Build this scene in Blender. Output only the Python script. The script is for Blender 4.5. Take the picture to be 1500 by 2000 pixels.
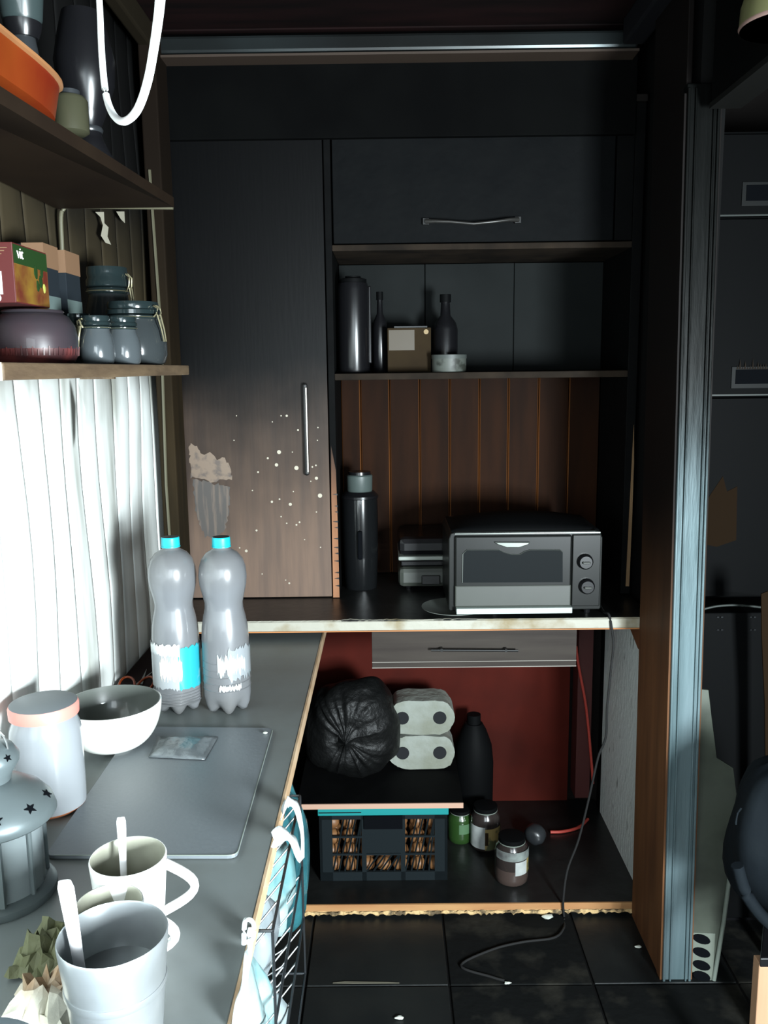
import bpy, bmesh, math, random
from mathutils import Vector, Matrix
random.seed(7)
for o in list(bpy.data.objects): bpy.data.objects.remove(o)
SC = bpy.context.scene; C = SC.collection; PI = math.pi

# ---------------------------------------------------------------- camera
F = 1700.0; PITCH = math.atan(280/1700); ROLL = 0.012; YAW = 0.005; H = 1.50
fw = Vector((-math.sin(YAW)*math.cos(PITCH), math.cos(YAW)*math.cos(PITCH), -math.sin(PITCH)))
r0 = Vector((math.cos(YAW), math.sin(YAW), 0)); u0 = r0.cross(fw)
rt = r0*math.cos(ROLL) - u0*math.sin(ROLL); up = r0*math.sin(ROLL) + u0*math.cos(ROLL)
cam = bpy.data.objects.new('camera', bpy.data.cameras.new('camera')); C.objects.link(cam)
M = Matrix((rt, up, -fw)).transposed().to_4x4(); M.translation = Vector((0, 0, H)); cam.matrix_world = M
cam.data.sensor_fit = 'VERTICAL'; cam.data.sensor_height = 36; cam.data.sensor_width = 27
cam.data.lens = F/2000*36; cam.data.clip_start = .02
SC.camera = cam
EYE = Vector((0, 0, H))
def ray(px, py): return fw + rt*((px-750)/F) - up*((py-1000)/F)
def WZ(px, py, z): d = ray(px, py); return EYE + d*((z-H)/d.z)
def WY(px, py, y): d = ray(px, py); return EYE + d*(y/d.y)
def WX(px, py, x): d = ray(px, py); return EYE + d*(x/d.x)

# ---------------------------------------------------------------- world, daylight, added fill, exposure
w = bpy.data.worlds.new('sky'); SC.world = w; w.use_nodes = True
w.node_tree.nodes['Background'].inputs[0].default_value = (.62, .78, .88, 1)
w.node_tree.nodes['Background'].inputs[1].default_value = 1.2
def area(name, loc, target, sx, sy, power, col):
    l = bpy.data.lights.new(name, 'AREA'); l.shape = 'RECTANGLE'; l.size = sx; l.size_y = sy; l.energy = power; l.color = col
    o = bpy.data.objects.new(name, l); C.objects.link(o); o.location = loc
    o.rotation_euler = (Vector(target)-Vector(loc)).to_track_quat('-Z', 'Y').to_euler(); return o
area('window_daylight', (1.0, -.35, 1.10), (-.6, .42, 1.0), .50, .50, 118, (.86, .96, 1.0))
area('added_fill', (-.15, -.66, 1.30), (.35, 2.2, .75), .8, 1.1, 13, (.86, .96, 1.0))  # weak fill lamp added to brighten the white side panel and the fronts
SC.view_settings.view_transform = 'Standard'; SC.view_settings.look = 'None'
SC.view_settings.gamma = 1; SC.view_settings.use_curve_mapping = False
SC.view_settings.exposure = 0.9

# ---------------------------------------------------------------- materials
def lin(c): return tuple((x/12.92 if x <= .04045 else ((x+.055)/1.055)**2.4) for x in c)
def mat(name, col, rough=.6, metal=0, col2=None, scale=8, stretch=(1, 1, 1), bump=0, soot=None, sootcol=(.012, .012, .013),
        trans=0, coat=0, thr=(.35, .65), bscale=None, spec=.5, alpha=1, sootn=.25, soot2=None):
    if max(col) < .04 and rough >= .4 and spec == .5: spec = .06; rough = min(.8, rough+.2)
    if soot and spec == .5: spec = .14
    m = bpy.data.materials.new(name); m.use_nodes = True; nt = m.node_tree; N = nt.nodes; L = nt.links
    b = N['Principled BSDF']; b.inputs['Roughness'].default_value = rough; b.inputs['Metallic'].default_value = metal
    b.inputs['Transmission Weight'].default_value = trans; b.inputs['Coat Weight'].default_value = coat
    b.inputs['Specular IOR Level'].default_value = spec; b.inputs['Alpha'].default_value = alpha
    b.inputs['Base Color'].default_value = (*col, 1)
    tc = N.new('ShaderNodeTexCoord'); mp = N.new('ShaderNodeMapping'); mp.inputs['Scale'].default_value = stretch
    L.new(tc.outputs['Object'], mp.inputs[0]); out = None
    if col2 or bump or soot:
        nz = N.new('ShaderNodeTexNoise'); nz.inputs['Scale'].default_value = scale; nz.inputs['Detail'].default_value = 6
        L.new(mp.outputs[0], nz.inputs['Vector'])
    if col2:
        mr = N.new('ShaderNodeMapRange'); mr.inputs[1].default_value = thr[0]; mr.inputs[2].default_value = thr[1]
        L.new(nz.outputs[0], mr.inputs[0])
        mx = N.new('ShaderNodeMix'); mx.data_type = 'RGBA'; mx.inputs[6].default_value = (*col, 1); mx.inputs[7].default_value = (*col2, 1)
        L.new(mr.outputs[0], mx.inputs[0]); out = mx.outputs[2]; L.new(out, b.inputs['Base Color'])
    if soot:                      # smoke deposit that thickens with height above the floor
        g = N.new('ShaderNodeNewGeometry'); sp = N.new('ShaderNodeSeparateXYZ'); L.new(g.outputs['Position'], sp.inputs[0])
        n2 = N.new('ShaderNodeTexNoise'); n2.inputs['Scale'].default_value = 3.5; n2.inputs['Detail'].default_value = 4
        L.new(g.outputs['Position'], n2.inputs['Vector'])
        ad = N.new('ShaderNodeMath'); ad.operation = 'MULTIPLY_ADD'; ad.inputs[1].default_value = sootn*2; L.new(n2.outputs[0], ad.inputs[0]); L.new(sp.outputs[2], ad.inputs[2])
        mr = N.new('ShaderNodeMapRange'); mr.interpolation_type = 'SMOOTHSTEP'
        mr.inputs[1].default_value = soot[0]+sootn; mr.inputs[2].default_value = soot[1]+sootn; L.new(ad.outputs[0], mr.inputs[0])
        mx = N.new('ShaderNodeMix'); mx.data_type = 'RGBA'; mx.inputs[6].default_value = (*col, 1); mx.inputs[7].default_value = (*sootcol, 1)
        if out: L.new(out, mx.inputs[6])
        L.new(mr.outputs[0], mx.inputs[0]); L.new(mx.outputs[2], b.inputs['Base Color'])
        if soot2:             # near the ceiling the deposit is fully black
            m2 = N.new('ShaderNodeMapRange'); m2.interpolation_type = 'SMOOTHSTEP'; m2.inputs[1].default_value = soot2[0]; m2.inputs[2].default_value = soot2[1]; L.new(ad.outputs[0], m2.inputs[0])
            x2 = N.new('ShaderNodeMix'); x2.data_type = 'RGBA'; x2.inputs[7].default_value = (.006, .006, .006, 1); L.new(mx.outputs[2], x2.inputs[6]); L.new(m2.outputs[0], x2.inputs[0]); L.new(x2.outputs[2], b.inputs['Base Color'])
    if bump:
        bp = N.new('ShaderNodeBump'); bp.inputs['Strength'].default_value = bump; bp.inputs['Distance'].default_value = .01
        n3 = N.new('ShaderNodeTexNoise'); n3.inputs['Scale'].default_value = bscale or scale*3; n3.inputs['Detail'].default_value = 5
        L.new(mp.outputs[0], n3.inputs['Vector']); L.new(n3.outputs[0], bp.inputs['Height']); L.new(bp.outputs[0], b.inputs['Normal'])
    return m
BLK = (.008, .008, .009)
m_wallpanel = mat('melted_white_panel', (0.84, 0.87, 0.84), .5, col2=(0.36, 0.37, 0.33), scale=3.2, thr=(.50, .68), soot=(1.36, 1.60), soot2=(1.80, 2.05), sootcol=(0.042, 0.03276, 0.0189), sootn=.12, bump=.10, bscale=5, stretch=(1, 2.6, .4))
m_wallback = mat('sooty_wall', (0.008, 0.0072, 0.0068), .8, col2=(0.014, 0.012, 0.0112), scale=3)
m_ceil = mat('burnt_ceiling', (0.0132, 0.006, 0.006), .55, col2=(0.006, 0.0042, 0.0042), scale=3, stretch=(1, 6, 1))
m_header = mat('sooty_header', (0.00105, 0.001155, 0.00126), .6, col2=(0.0021, 0.00231, 0.00231), scale=6)
m_tile = mat('sooty_floor_tile', (0.0065, 0.008, 0.0085), .42, spec=.35, col2=(0.01176, 0.01302, 0.0126), scale=5, bump=.2)
m_tile2 = mat('ashy_floor_tile', (0.0066, 0.0072, 0.0072), .6, col2=(0.03, 0.0285, 0.0234), scale=9, thr=(.5, .72), bump=.3)
m_grout = mat('grout', (.006, .006, .006), .9)
m_door = mat('tall_door_veneer', (0.1822, 0.1228, 0.09108), .42, col2=(0.1346, 0.09504, 0.07524), scale=14, stretch=(3, 3, .25), soot=(.85, 1.55), sootcol=(0.002058, 0.002205, 0.002499), sootn=.18, bump=.03)
m_sidewood = mat('raw_orange_wood', (.36, .17, .09), .6, col2=(.22, .10, .05), scale=9, stretch=(4, 4, .4), soot=(1.0, 1.35), sootn=.06)
m_black = mat('sooted_board', (0.00245, 0.002625, 0.0028), .5, col2=(0.00385, 0.004025, 0.0042), scale=12, bump=.1)
m_flap = mat('sooted_flap', (0.003098, 0.003661, 0.004224), .42, col2=(0.004224, 0.004787, 0.00521), scale=14, bump=.1)
m_shelfedge = mat('scorched_shelf_edge', (0.02975, 0.0217, 0.01575), .6, col2=(0.014, 0.0112, 0.0091), scale=10)
m_plankT = mat('tongue_groove_plank', (0.0252, 0.00875, 0.00315), .42, col2=(0.0126, 0.00476, 0.0021), scale=5, stretch=(4, 4, .5), soot=(1.2, 1.8), sootcol=(0.003, 0.00156, 0.00108), sootn=.1)
m_plankE = mat('plank_groove_highlight', (0.176, 0.068, 0.0224), .4, soot=(1.15, 1.7), sootcol=(0.03, 0.0132, 0.0072))  # highlight along the grooves put into the colour of the slanted faces
m_nicheback = mat('smoked_panel', (0.0084, 0.01008, 0.01008), .4, col2=(0.0126, 0.01456, 0.01456), scale=4)
m_worktop = mat('charred_worktop', (0.006, 0.0066, 0.0066), .35, col2=(0.012, 0.0126, 0.012), scale=10, bump=.12)
m_edge = mat('scorched_white_edge', (0.3689, 0.357, 0.2975), .5, col2=(0.2023, 0.1487, 0.0595), scale=9, stretch=(1, 1, 1), thr=(.5, .68), bump=.2)
m_counter = mat('grey_counter', (0.1658, 0.1878, 0.1878), .38, col2=(0.1326, 0.1436, 0.1382), scale=5, bump=.05)
m_counterdark = mat('counter_far_dark', (.01, .01, .01), .5)
m_band = mat('edge_band_wood', (.55, .40, .26), .5, col2=(.42, .27, .15), scale=14)
m_carc = mat('dark_carcass', (0.008, 0.008, 0.008), .7)
m_board = mat('slate_board', (0.1394, 0.1576, 0.171), .42, bump=.05, scale=40)
m_red = mat('dark_red_panel', (0.08075, 0.01105, 0.0068), .8, spec=.1, col2=(0.04675, 0.00765, 0.0051), scale=4)
m_redcable = mat('red_cable', (0.504, 0.06, 0.042), .5)
m_whitepanel_ = 0
m_whitepanel = mat('speckled_white_panel', (0.8935, 0.966, 0.9418), .7, col2=(0.1932, 0.2294, 0.2053), scale=34, stretch=(1, 1, .35), thr=(.64, .74), bump=.4)
m_brown = mat('brown_jamb', (0.1997, 0.08986, 0.03994), .6, col2=(0.1248, 0.05616, 0.02746), scale=8, stretch=(3, 3, .3), soot=(.5, 1.25), sootcol=(0.00504, 0.0036, 0.00324), sootn=.1)
m_bracket = mat('brown_bracket', (.15, .055, .02), .6)
m_alu_ = 0
m_alu = mat('sooty_aluminium', (0.1666, 0.2285, 0.2469), .42, metal=.35, col2=(0.1049, 0.1543, 0.1666), scale=7, stretch=(3, 3, .3), soot=(.75, 1.5), sootcol=(0.002746, 0.003245, 0.002995), sootn=.12, bump=.15)
m_plinth = mat('raw_plywood', (0.4992, 0.2784, 0.1152), .6, col2=(0.4032, 0.192, 0.0768), scale=7, stretch=(.6, 1, 3))
m_chipped = mat('splintered_wood', (0.616, 0.4256, 0.2016), .8, col2=(0.112, 0.0784, 0.0392), scale=40, thr=(.45, .6), bump=.5)
m_drawer = mat('grey_brown_drawer', (0.048, 0.04, 0.0336), .55, spec=.12, col2=(0.032, 0.0256, 0.0224), scale=6, stretch=(.5, 1, 6))
m_drawerline = mat('drawer_line', (.26, .24, .21), .5)
m_handle = mat('black_handle', (.010, .010, .010), .35)
m_steel = mat('brushed_steel', (.55, .52, .46), .3, metal=1)
m_dull = mat('dull_steel', (.35, .36, .36), .38, metal=.9)
m_wire = mat('dark_wire', (.05, .055, .06), .35, metal=.7)
m_shelfwood = mat('shelf_wood', (0.128, 0.0864, 0.048), .6, col2=(0.0704, 0.0448, 0.0256), scale=10, stretch=(3, .6, 3), bump=.3)
m_shelfend = mat('shelf_end_wood', (.62, .50, .32), .6)
m_upshelf = mat('smoky_upper_shelf', (0.0168, 0.01075, 0.00672), .45, col2=(0.01075, 0.00672, 0.004704), scale=5)
m_white = mat('white_cable', (.82, .85, .84), .4)
m_pale = mat('pale_pipe', (0.108, 0.1008, 0.0648), .5)
m_pink = mat('pink_board_edge', (.52, .32, .23), .6)
m_bagblk = mat('black_bin_bag', (0.003528, 0.003822, 0.003822), .5, bump=.9, scale=9, spec=.3)
m_teal = mat('teal_plastic', (0.011, 0.231, 0.231), .4)
m_crate = mat('dark_crate_plastic', (0.01, 0.014, 0.016), .4)
m_potato = mat('onion_skin', (0.254, 0.121, 0.04536), .5, col2=(0.1572, 0.06653, 0.02419), scale=6)
m_roll = mat('paper_roll', (0.2816, 0.3042, 0.2703), .85, col2=(0.2027, 0.214, 0.169), scale=12, bump=.4)
m_core = mat('roll_core', (.02, .021, .023), .8)
m_film = mat('smoky_film', (0.294, 0.315, 0.28), .4, col2=(0.112, 0.119, 0.091), scale=9, thr=(.5, .7), bump=.5)
m_bottle = mat('smoked_bottle_plastic', (0.1944, 0.2041, 0.2187), .3, trans=.25, col2=(0.1604, 0.1604, 0.1604), scale=6, coat=.4)
m_cap = mat('teal_cap', (.01, .38, .44), .4)
m_captop = mat('sooty_cap_top', (.04, .045, .05), .6)
m_lab1 = mat('bottle_label_front', (.30, .32, .33), .3, col2=(.10, .26, .29), scale=12, thr=(.52, .66), coat=.4)
m_lab1_ = mat('bottle_label_teal', (0.024, 0.32, 0.368), .35, col2=(0.32, 0.336, 0.336), scale=11, thr=(.45, .6), coat=.3)
m_lab2 = mat('bottle_label_white', (.70, .74, .72), .35, col2=(.36, .40, .42), scale=16, thr=(.48, .60), coat=.3)
m_lab3 = mat('bottle_label_faded', (0.252, 0.273, 0.287), .25, col2=(0.07, 0.252, 0.28), scale=8, thr=(.55, .66), coat=.6)
m_bowlout = mat('white_ceramic', (.85, .86, .80), .25, coat=.3)
m_bowlin = mat('smoked_ceramic', (0.11, 0.121, 0.11), .3, coat=.4, col2=(0.077, 0.08525, 0.077), scale=3)
m_mug = mat('white_mug', (0.8, 0.8, 0.78), .25, coat=.3)
m_mugin = mat('smoked_mug_inside', (.40, .40, .33), .3, col2=(.22, .22, .17), scale=8, coat=.3)
m_cupm = mat('smoked_steel_cup', (0.336, 0.36, 0.376), .28, metal=.6, col2=(0.24, 0.256, 0.256), scale=10)
m_spoon = mat('spoon_white', (.85, .84, .86), .3)
m_jarglass = mat('sooty_jar_glass', (0.33, 0.3525, 0.375), .25, trans=.3, coat=.4)
m_jarfill = mat('pale_jar_fill', (.62, .62, .58), .7)
m_pinklid = mat('pink_lid_rim', (.60, .22, .18), .4)
m_lidtop = mat('grey_lid_top', (.11, .125, .135), .5)
m_orangebase = mat('orange_residue', (0.35, 0.12, 0.05), .5)
m_lantern = mat('grey_lantern_metal', (.13, .16, .17), .38, metal=.35, col2=(.10, .12, .12), scale=6)
m_lglass = mat('lantern_glass', (.32, .37, .38), .15, trans=.5)
m_hole = mat('dark_hole', (0.0018, 0.0024, 0.0036), .9)
m_sachet = mat('sachet_foil', (.15, .17, .18), .32, metal=.4, bump=.4, scale=12)
m_orange = mat('orange_plastic', (0.1764, 0.03276, 0.00504), .35, col2=(0.126, 0.00756, 0.003024), scale=4)
m_dark = mat('sooty_dark', (0.006, 0.006, 0.007), .25)
m_darkgrey = mat('sooty_grey', (0.0225, 0.025, 0.0275), .3)
m_pot = mat('dark_clay_pot', (0.021, 0.024, 0.0285), .35, col2=(0.0375, 0.0225, 0.027), scale=4, coat=.2)
m_potlow = mat('maroon_pot_base', (0.128, 0.028, 0.0256), .4, col2=(0.048, 0.0176, 0.0192), scale=30, stretch=(1, 1, .2))
m_jardark = mat('sooted_clip_jar', (0.0252, 0.0306, 0.0324), .16, coat=.6, col2=(0.036, 0.0414, 0.0432), scale=4)
m_jarmid = mat('grey_clip_jar', (0.0546, 0.0637, 0.06825), .18, coat=.6)
m_jarlid = mat('dark_glass_lid', (0.0125, 0.02, 0.021), .15, coat=.6)
m_clip = mat('rusty_clip', (.32, .29, .18), .35, metal=.6)
m_maroon = mat('maroon_carton', (0.072, 0.01008, 0.00936), .5)
m_kraft = mat('kraft_card', (0.1646, 0.09016, 0.04704), .7)
m_carton = mat('grey_carton', (0.0147, 0.0189, 0.0231), .5)
m_cartonp = mat('pale_carton_print', (0.098, 0.133, 0.126), .5)
m_printw = mat('white_print', (.8, .8, .74), .6)
m_printg = mat('green_print', (0.012, 0.033, 0.009), .5)
m_printy = mat('yellow_print', (0.1764, 0.1008, 0.0126), .5, col2=(0.084, 0.0126, 0.0063), scale=22)
m_tan = mat('tan_box', (0.034, 0.023, 0.012), .7, col2=(0.024, 0.016, 0.009), scale=8)
m_tanp = mat('tan_tape', (0.06, 0.0425, 0.02125), .5)
m_tin = mat('grey_white_tin', (0.084, 0.093, 0.081), .5, col2=(0.03, 0.033, 0.027), scale=30, thr=(.52, .62))
m_plate = mat('smoky_plate', (.10, .11, .10), .3)
m_toast = mat('toaster_body', (0.00756, 0.00882, 0.007812), .35, col2=(0.00567, 0.006552, 0.006048), scale=5, spec=.2)
m_toastlow = mat('toaster_lower', (0.04312, 0.04851, 0.04042), .4, col2=(0.03234, 0.03504, 0.02965), scale=6)
m_toastwin = mat('toaster_window', (.008, .010, .011), .5, spec=.05)
m_toastline = mat('toaster_chrome', (0.1344, 0.147, 0.1344), .3, metal=.7)
m_tray = mat('pale_tray', (0.4, 0.464, 0.432), .5)
m_greenglass = mat('green_glass', (0.02, 0.052, 0.012), .2, coat=.4)
m_brownglass = mat('dark_jar_contents', (0.027, 0.021, 0.0192), .18, coat=.5)
m_brownlow = mat('brown_jar_contents', (0.06, 0.042, 0.036), .25, coat=.4)
m_labelw = mat('pale_label', (0.462, 0.483, 0.462), .6, col2=(0.357, 0.378, 0.3675), scale=30)
m_labelo = mat('ochre_label', (.30, .22, .08), .6, col2=(.06, .07, .03), scale=16, thr=(.5, .55))
m_bagw = mat('white_plastic_bag', (0.663, 0.714, 0.714), .3, bump=.3, scale=12)
m_bagt = mat('teal_packaging', (0.12, 0.252, 0.264), .3, col2=(0.33, 0.408, 0.408), scale=7, bump=.3, thr=(.42, .6))
m_bagg = mat('grey_packaging', (0.165, 0.187, 0.2035), .35, col2=(0.231, 0.275, 0.286), scale=5, bump=.3)
m_leaf = mat('dull_green_paper', (.14, .15, .07), .7, col2=(.07, .07, .035), scale=14, bump=.5)
m_foil = mat('pale_crumpled_paper', (.58, .55, .46), .5, col2=(.30, .18, .09), scale=9, thr=(.5, .7), bump=.6)
m_bluepot = mat('blue_grey_lid', (.13, .18, .21), .45)
m_ptrim = mat('black_trim', (0.012, 0.012, 0.014), .45)
m_beam = mat('greasy_metal_beam', (0.042, 0.0525, 0.0546), .3, metal=.6, col2=(0.021, 0.0231, 0.0231), scale=2)
m_post = mat('smoked_corner_post', (0.02646, 0.01823, 0.009408), .6, soot=(1.2, 2.1), sootcol=(0.0105, 0.007, 0.0049), col2=(0.01764, 0.01323, 0.00735), scale=8, stretch=(3, 3, .4))
m_plastic = mat('smoky_clear_plastic', (0.096, 0.1104, 0.0864), .35, col2=(0.0216, 0.024, 0.0192), scale=3.5, thr=(.4, .62))
m_plasticedge = mat('plastic_edge', (0.192, 0.222, 0.192), .35)
m_bluebag = mat('blue_black_fabric', (0.006048, 0.008208, 0.0108), .5, col2=(0.00972, 0.01296, 0.01512), scale=5, bump=.3)
m_palewood = mat('pale_wood', (.50, .30, .18), .6, col2=(.42, .24, .14), scale=8, stretch=(4, 4, .4))
m_gloss = mat('sooty_appliance', (0.003, 0.0033, 0.0036), .6, spec=.06)
m_scrape = mat('scraped_edge', (0.04, 0.048, 0.044), .5)
m_patch = mat('scorched_brown_patch', (0.015, 0.0084, 0.0039), .7)
m_olive = mat('olive_glass_shade', (.13, .13, .06), .3, coat=.3)
m_debris = mat('pale_debris', (.55, .58, .52), .7)
m_splat = mat('pale_paint', (0.465, 0.42, 0.33), .5)
m_smear = mat('rubbed_patch', (0.102, 0.078, 0.06), .5, col2=(0.045, 0.0432, 0.0396), scale=30, stretch=(2, 1, .5))

# ---------------------------------------------------------------- builders
class G:
    """collects shapes, then links them as one mesh object"""
    def __init__(s): s.b = bmesh.new()
    def vf(s, vs, fs):
        v = [s.b.verts.new(x) for x in vs]
        for f in fs:
            try: s.b.faces.new([v[i] for i in f])
            except ValueError: pass
        return s
    def box(s, x0, x1, y0, y1, z0, z1):
        return s.vf([(x, y, z) for z in (z0, z1) for y in (y0, y1) for x in (x0, x1)],
                    [(0, 2, 3, 1), (4, 5, 7, 6), (0, 1, 5, 4), (2, 6, 7, 3), (0, 4, 6, 2), (1, 3, 7, 5)])
    def prism(s, poly, d):        # polygon (3-D points) extruded by vector d
        n = len(poly); d = Vector(d); P = [Vector(p) for p in poly]
        return s.vf(P+[p+d for p in P], [tuple(range(n))[::-1], tuple(range(n, 2*n))]+[(i, (i+1) % n, n+(i+1) % n, n+i) for i in range(n)])
    def lathe(s, prof, c=(0, 0, 0), n=32, mod=None, open=False):
        c = Vector(c); vs = []; fs = []
        for j, (r, z) in enumerate(prof):
            for i in range(n):
                a = 2*PI*i/n; rr, zz = (mod(r, z, a) if mod else (r, z))
                vs.append(c+Vector((rr*math.cos(a), rr*math.sin(a), zz)))
        for j in range(len(prof)-1):
            for i in range(n): k = (i+1) % n; fs.append((j*n+i, j*n+k, (j+1)*n+k, (j+1)*n+i))
        if prof[0][0] > 0: fs.append(tuple(range(n))[::-1])
        if prof[-1][0] > 0 and not open: fs.append(tuple((len(prof)-1)*n+i for i in range(n)))
        s.vf(vs, fs); return s
    def tube(s, pts, r, n=8, flat=1, axis=None):
        P = [Vector(p) for p in pts]; rs = r if isinstance(r, (list, tuple)) else [r]*len(P); vs = []; fs = []
        for i, p in enumerate(P):
            t = (P[min(i+1, len(P)-1)]-P[max(i-1, 0)]).normalized()
            a = Vector(axis) if axis else (Vector((0, 0, 1)) if abs(t.z) < .9 else Vector((0, 1, 0)))
            u = t.cross(a).normalized(); v = u.cross(t)
            for k in range(n):
                q = 2*PI*k/n; vs.append(p+u*math.cos(q)*rs[i]+v*math.sin(q)*rs[i]*flat)
        for i in range(len(P)-1):
            for k in range(n): m = (k+1) % n; fs.append((i*n+k, i*n+m, (i+1)*n+m, (i+1)*n+k))
        fs.append(tuple(range(n))[::-1]); fs.append(tuple((len(P)-1)*n+k for k in range(n)))
        return s.vf(vs, fs)
    def blob(s, c, r, amp=.1, seed=0, n=20, sq=1.0):
        rg = random.Random(seed); ph = [rg.uniform(0, 6.28) for _ in range(8)]; vs = []; fs = []; m = n//2
        for j in range(m+1):
            t = PI*j/m
            for i in range(n):
                a = 2*PI*i/n
                q = 1+amp*(math.sin(3*a+ph[0]+2*t)+.7*math.sin(5*a+ph[1]-3*t)+.6*math.sin(4*t+ph[2]+a)+.5*math.sin(9*a+ph[3]))*math.sin(t)/2
                vs.append((c[0]+r[0]*q*math.sin(t)*math.cos(a), c[1]+r[1]*q*math.sin(t)*math.sin(a), c[2]+r[2]*max(-sq, math.cos(t)*q)))
        for j in range(m):
            for i in range(n): k = (i+1) % n; fs.append((j*n+i, (j+1)*n+i, (j+1)*n+k, j*n+k))
        s.vf(vs, fs); bmesh.ops.remove_doubles(s.b, verts=s.b.verts, dist=1e-5); return s
    def disc(s, c, r, n=10, nrm='y'):
        vs = []
        for i in range(n):
            a = 2*PI*i/n; vs.append((c[0]+r*math.cos(a), c[1], c[2]+r*math.sin(a)) if nrm == 'y' else (c[0]+r*math.cos(a), c[1]+r*math.sin(a), c[2]))
        return s.vf(vs, [tuple(range(n))])
    def make(s, name, m, parent=None, smooth=None, bevel=0, world=True, sub=0, rot=None, solid=0, shear=0):
        b = s.b
        if shear:
            for v in b.verts: v.co.x -= shear*v.co.z
        if parent is not None and world:
            t = Vector((0, 0, 0)); p = parent
            while p is not None: t += p.location; p = p.parent
            bmesh.ops.translate(b, verts=b.verts, vec=-t)
        bmesh.ops.recalc_face_normals(b, faces=b.faces)
        me = bpy.data.meshes.new(name); b.to_mesh(me); b.free(); me.materials.append(m)
        if smooth:
            for p in me.polygons: p.use_smooth = True
            me.set_sharp_from_angle(angle=math.radians(smooth))
        o = bpy.data.objects.new(name, me); C.objects.link(o)
        if parent is not None: o.parent = parent
        if solid: md = o.modifiers.new('s', 'SOLIDIFY'); md.thickness = solid; md.offset = 0
        if bevel: md = o.modifiers.new('b', 'BEVEL'); md.width = bevel; md.segments = 2; md.limit_method = 'ANGLE'
        if sub: md = o.modifiers.new('u', 'SUBSURF'); md.levels = sub; md.render_levels = sub
        return o
def thing(name, label, cat, loc=(0, 0, 0), rz=0, group=None):
    o = bpy.data.objects.new(name, None); C.objects.link(o); o.location = loc; o.rotation_euler.z = rz
    o.empty_display_size = .05; return tag(o, label, cat, group)
def tag(o, label, cat, group=None, kind=None):
    o['label'] = label; o['category'] = cat
    if group: o['group'] = group
    if kind: o['kind'] = kind
    return o
def struct(o): o['kind'] = 'structure'; return o
def dup(root, loc, rz=None, label=None):
    r = root.copy(); C.objects.link(r); r.location = loc
    if rz is not None: r.rotation_euler.z = rz
    if label: r['label'] = label
    for ch in list(root.children):
        c = ch.copy(); C.objects.link(c); c.parent = r
        for g in list(ch.children): d = g.copy(); C.objects.link(d); d.parent = c
    return r
def text(name, body, size, m, parent, loc, rot, ext=.0004):
    cu = bpy.data.curves.new(name, 'FONT'); cu.body = body; cu.size = size; cu.extrude = ext; cu.resolution_u = 3
    t = bpy.data.objects.new(name, cu); C.objects.link(t)
    me = bpy.data.meshes.new_from_object(t.evaluated_get(bpy.context.evaluated_depsgraph_get()))
    bpy.data.objects.remove(t); bpy.data.curves.remove(cu)
    me.materials.clear(); me.materials.append(m)
    o = bpy.data.objects.new(name, me); C.objects.link(o); o.parent = parent; o.location = loc; o.rotation_euler = rot; return o

# ---------------------------------------------------------------- main measures (metres)
WLX = -.617          # left wall
CZ = .80             # left counter top
CFX = -.177          # left counter front edge
WTZ = .85            # back worktop top
WTY = 2.20           # worktop front
CBY = 2.437          # cabinet fronts
NBY = 2.75           # niche back
BWY = 2.80           # back wall
PX = .672            # inner face of partition at its end
PX2 = .706           # inner face of partition behind the worktop
CEZ = 2.36

# ---------------------------------------------------------------- structure
fl = struct(G().box(-.70, 2.0, -.74, 2.84, -.05, -.006).make('floor', m_grout))
T = .355
j0 = WZ(880, 1922, 0)
import itertools
for i, j in itertools.product(range(-3, 6), range(-9, 4)):
    x0 = j0.x + i*T; y0 = j0.y + j*T
    x1 = min(x0+T-.006, 1.98); y1 = min(y0+T-.006, 2.80); x0c = max(x0, WLX); y0c = max(y0, -.73)
    if x1-x0c < .03 or y1-max(y0c, -.74) < .03: continue
    y0c = max(y0c, -.73)
    ash = (i, j) in ((1, -1), (0, -1)) or random.random() < .12
    dz = random.uniform(-.0015, 0)
    G().box(x0c, x1, y0c, y1, -.008, dz).make('tile', m_tile2 if ash else m_tile, fl, bevel=.002)
wl = struct(G().box(WLX-.08, WLX-.034, -.74, 2.84, 0, CEZ+.02).make('wall_left', m_wallback))
rg = random.Random(3)
def panel_strip(y0, y1, k):
    vs = []; fs = []; nz = 26; ny = 7; a1 = rg.uniform(.002, .007); ph = rg.uniform(0, 6); lean = 0
    for iz in range(nz+1):
        z = .02 + (CEZ-.04)*iz/nz
        for iy in range(ny+1):
            t = iy/ny
            yy = y0+(y1-y0)*t; warp = .004*math.sin(z*3.1+yy*7)+.003*math.sin(z*6.3-yy*13+1)+.0022*math.sin(z*11+yy*5)
            bul = a1*math.sin(PI*t)**1.1
            vs.append((WLX-.016+bul+warp, y0+(y1-y0+.004)*t, z))
    for iz in range(nz):
        for iy in range(ny): a = iz*(ny+1)+iy; fs.append((a, a+1, a+ny+2, a+ny+1))
    return G().vf(vs, fs).make('panel', m_wallpanel, wl, smooth=40, solid=.003)
y = -.72; k = 0
while y < 2.36: panel_strip(y, y+.105, k); y += .105; k += 1
wb = struct(G().box(-.70, 2.0, BWY+.01, BWY+.07, 0, CEZ+.02).make('wall_back', m_wallback))
struct(G().box(1.95, 2.02, -.74, 2.84, 0, CEZ+.02).make('wall_right', m_wallback))
wr = G(); wr.box(-.70, .0, -.80, -.74, 0, CEZ).box(.84, 2.0, -.80, -.74, 0, CEZ).box(0, .84, -.80, -.74, 0, .83).box(0, .84, -.80, -.74, 2.07, CEZ)
struct(wr.make('wall_rear', m_wallback))
cl = struct(G().box(-.70, 2.02, -.80, 2.86, CEZ+.012, CEZ+.06).make('ceiling', m_ceil))
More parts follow.
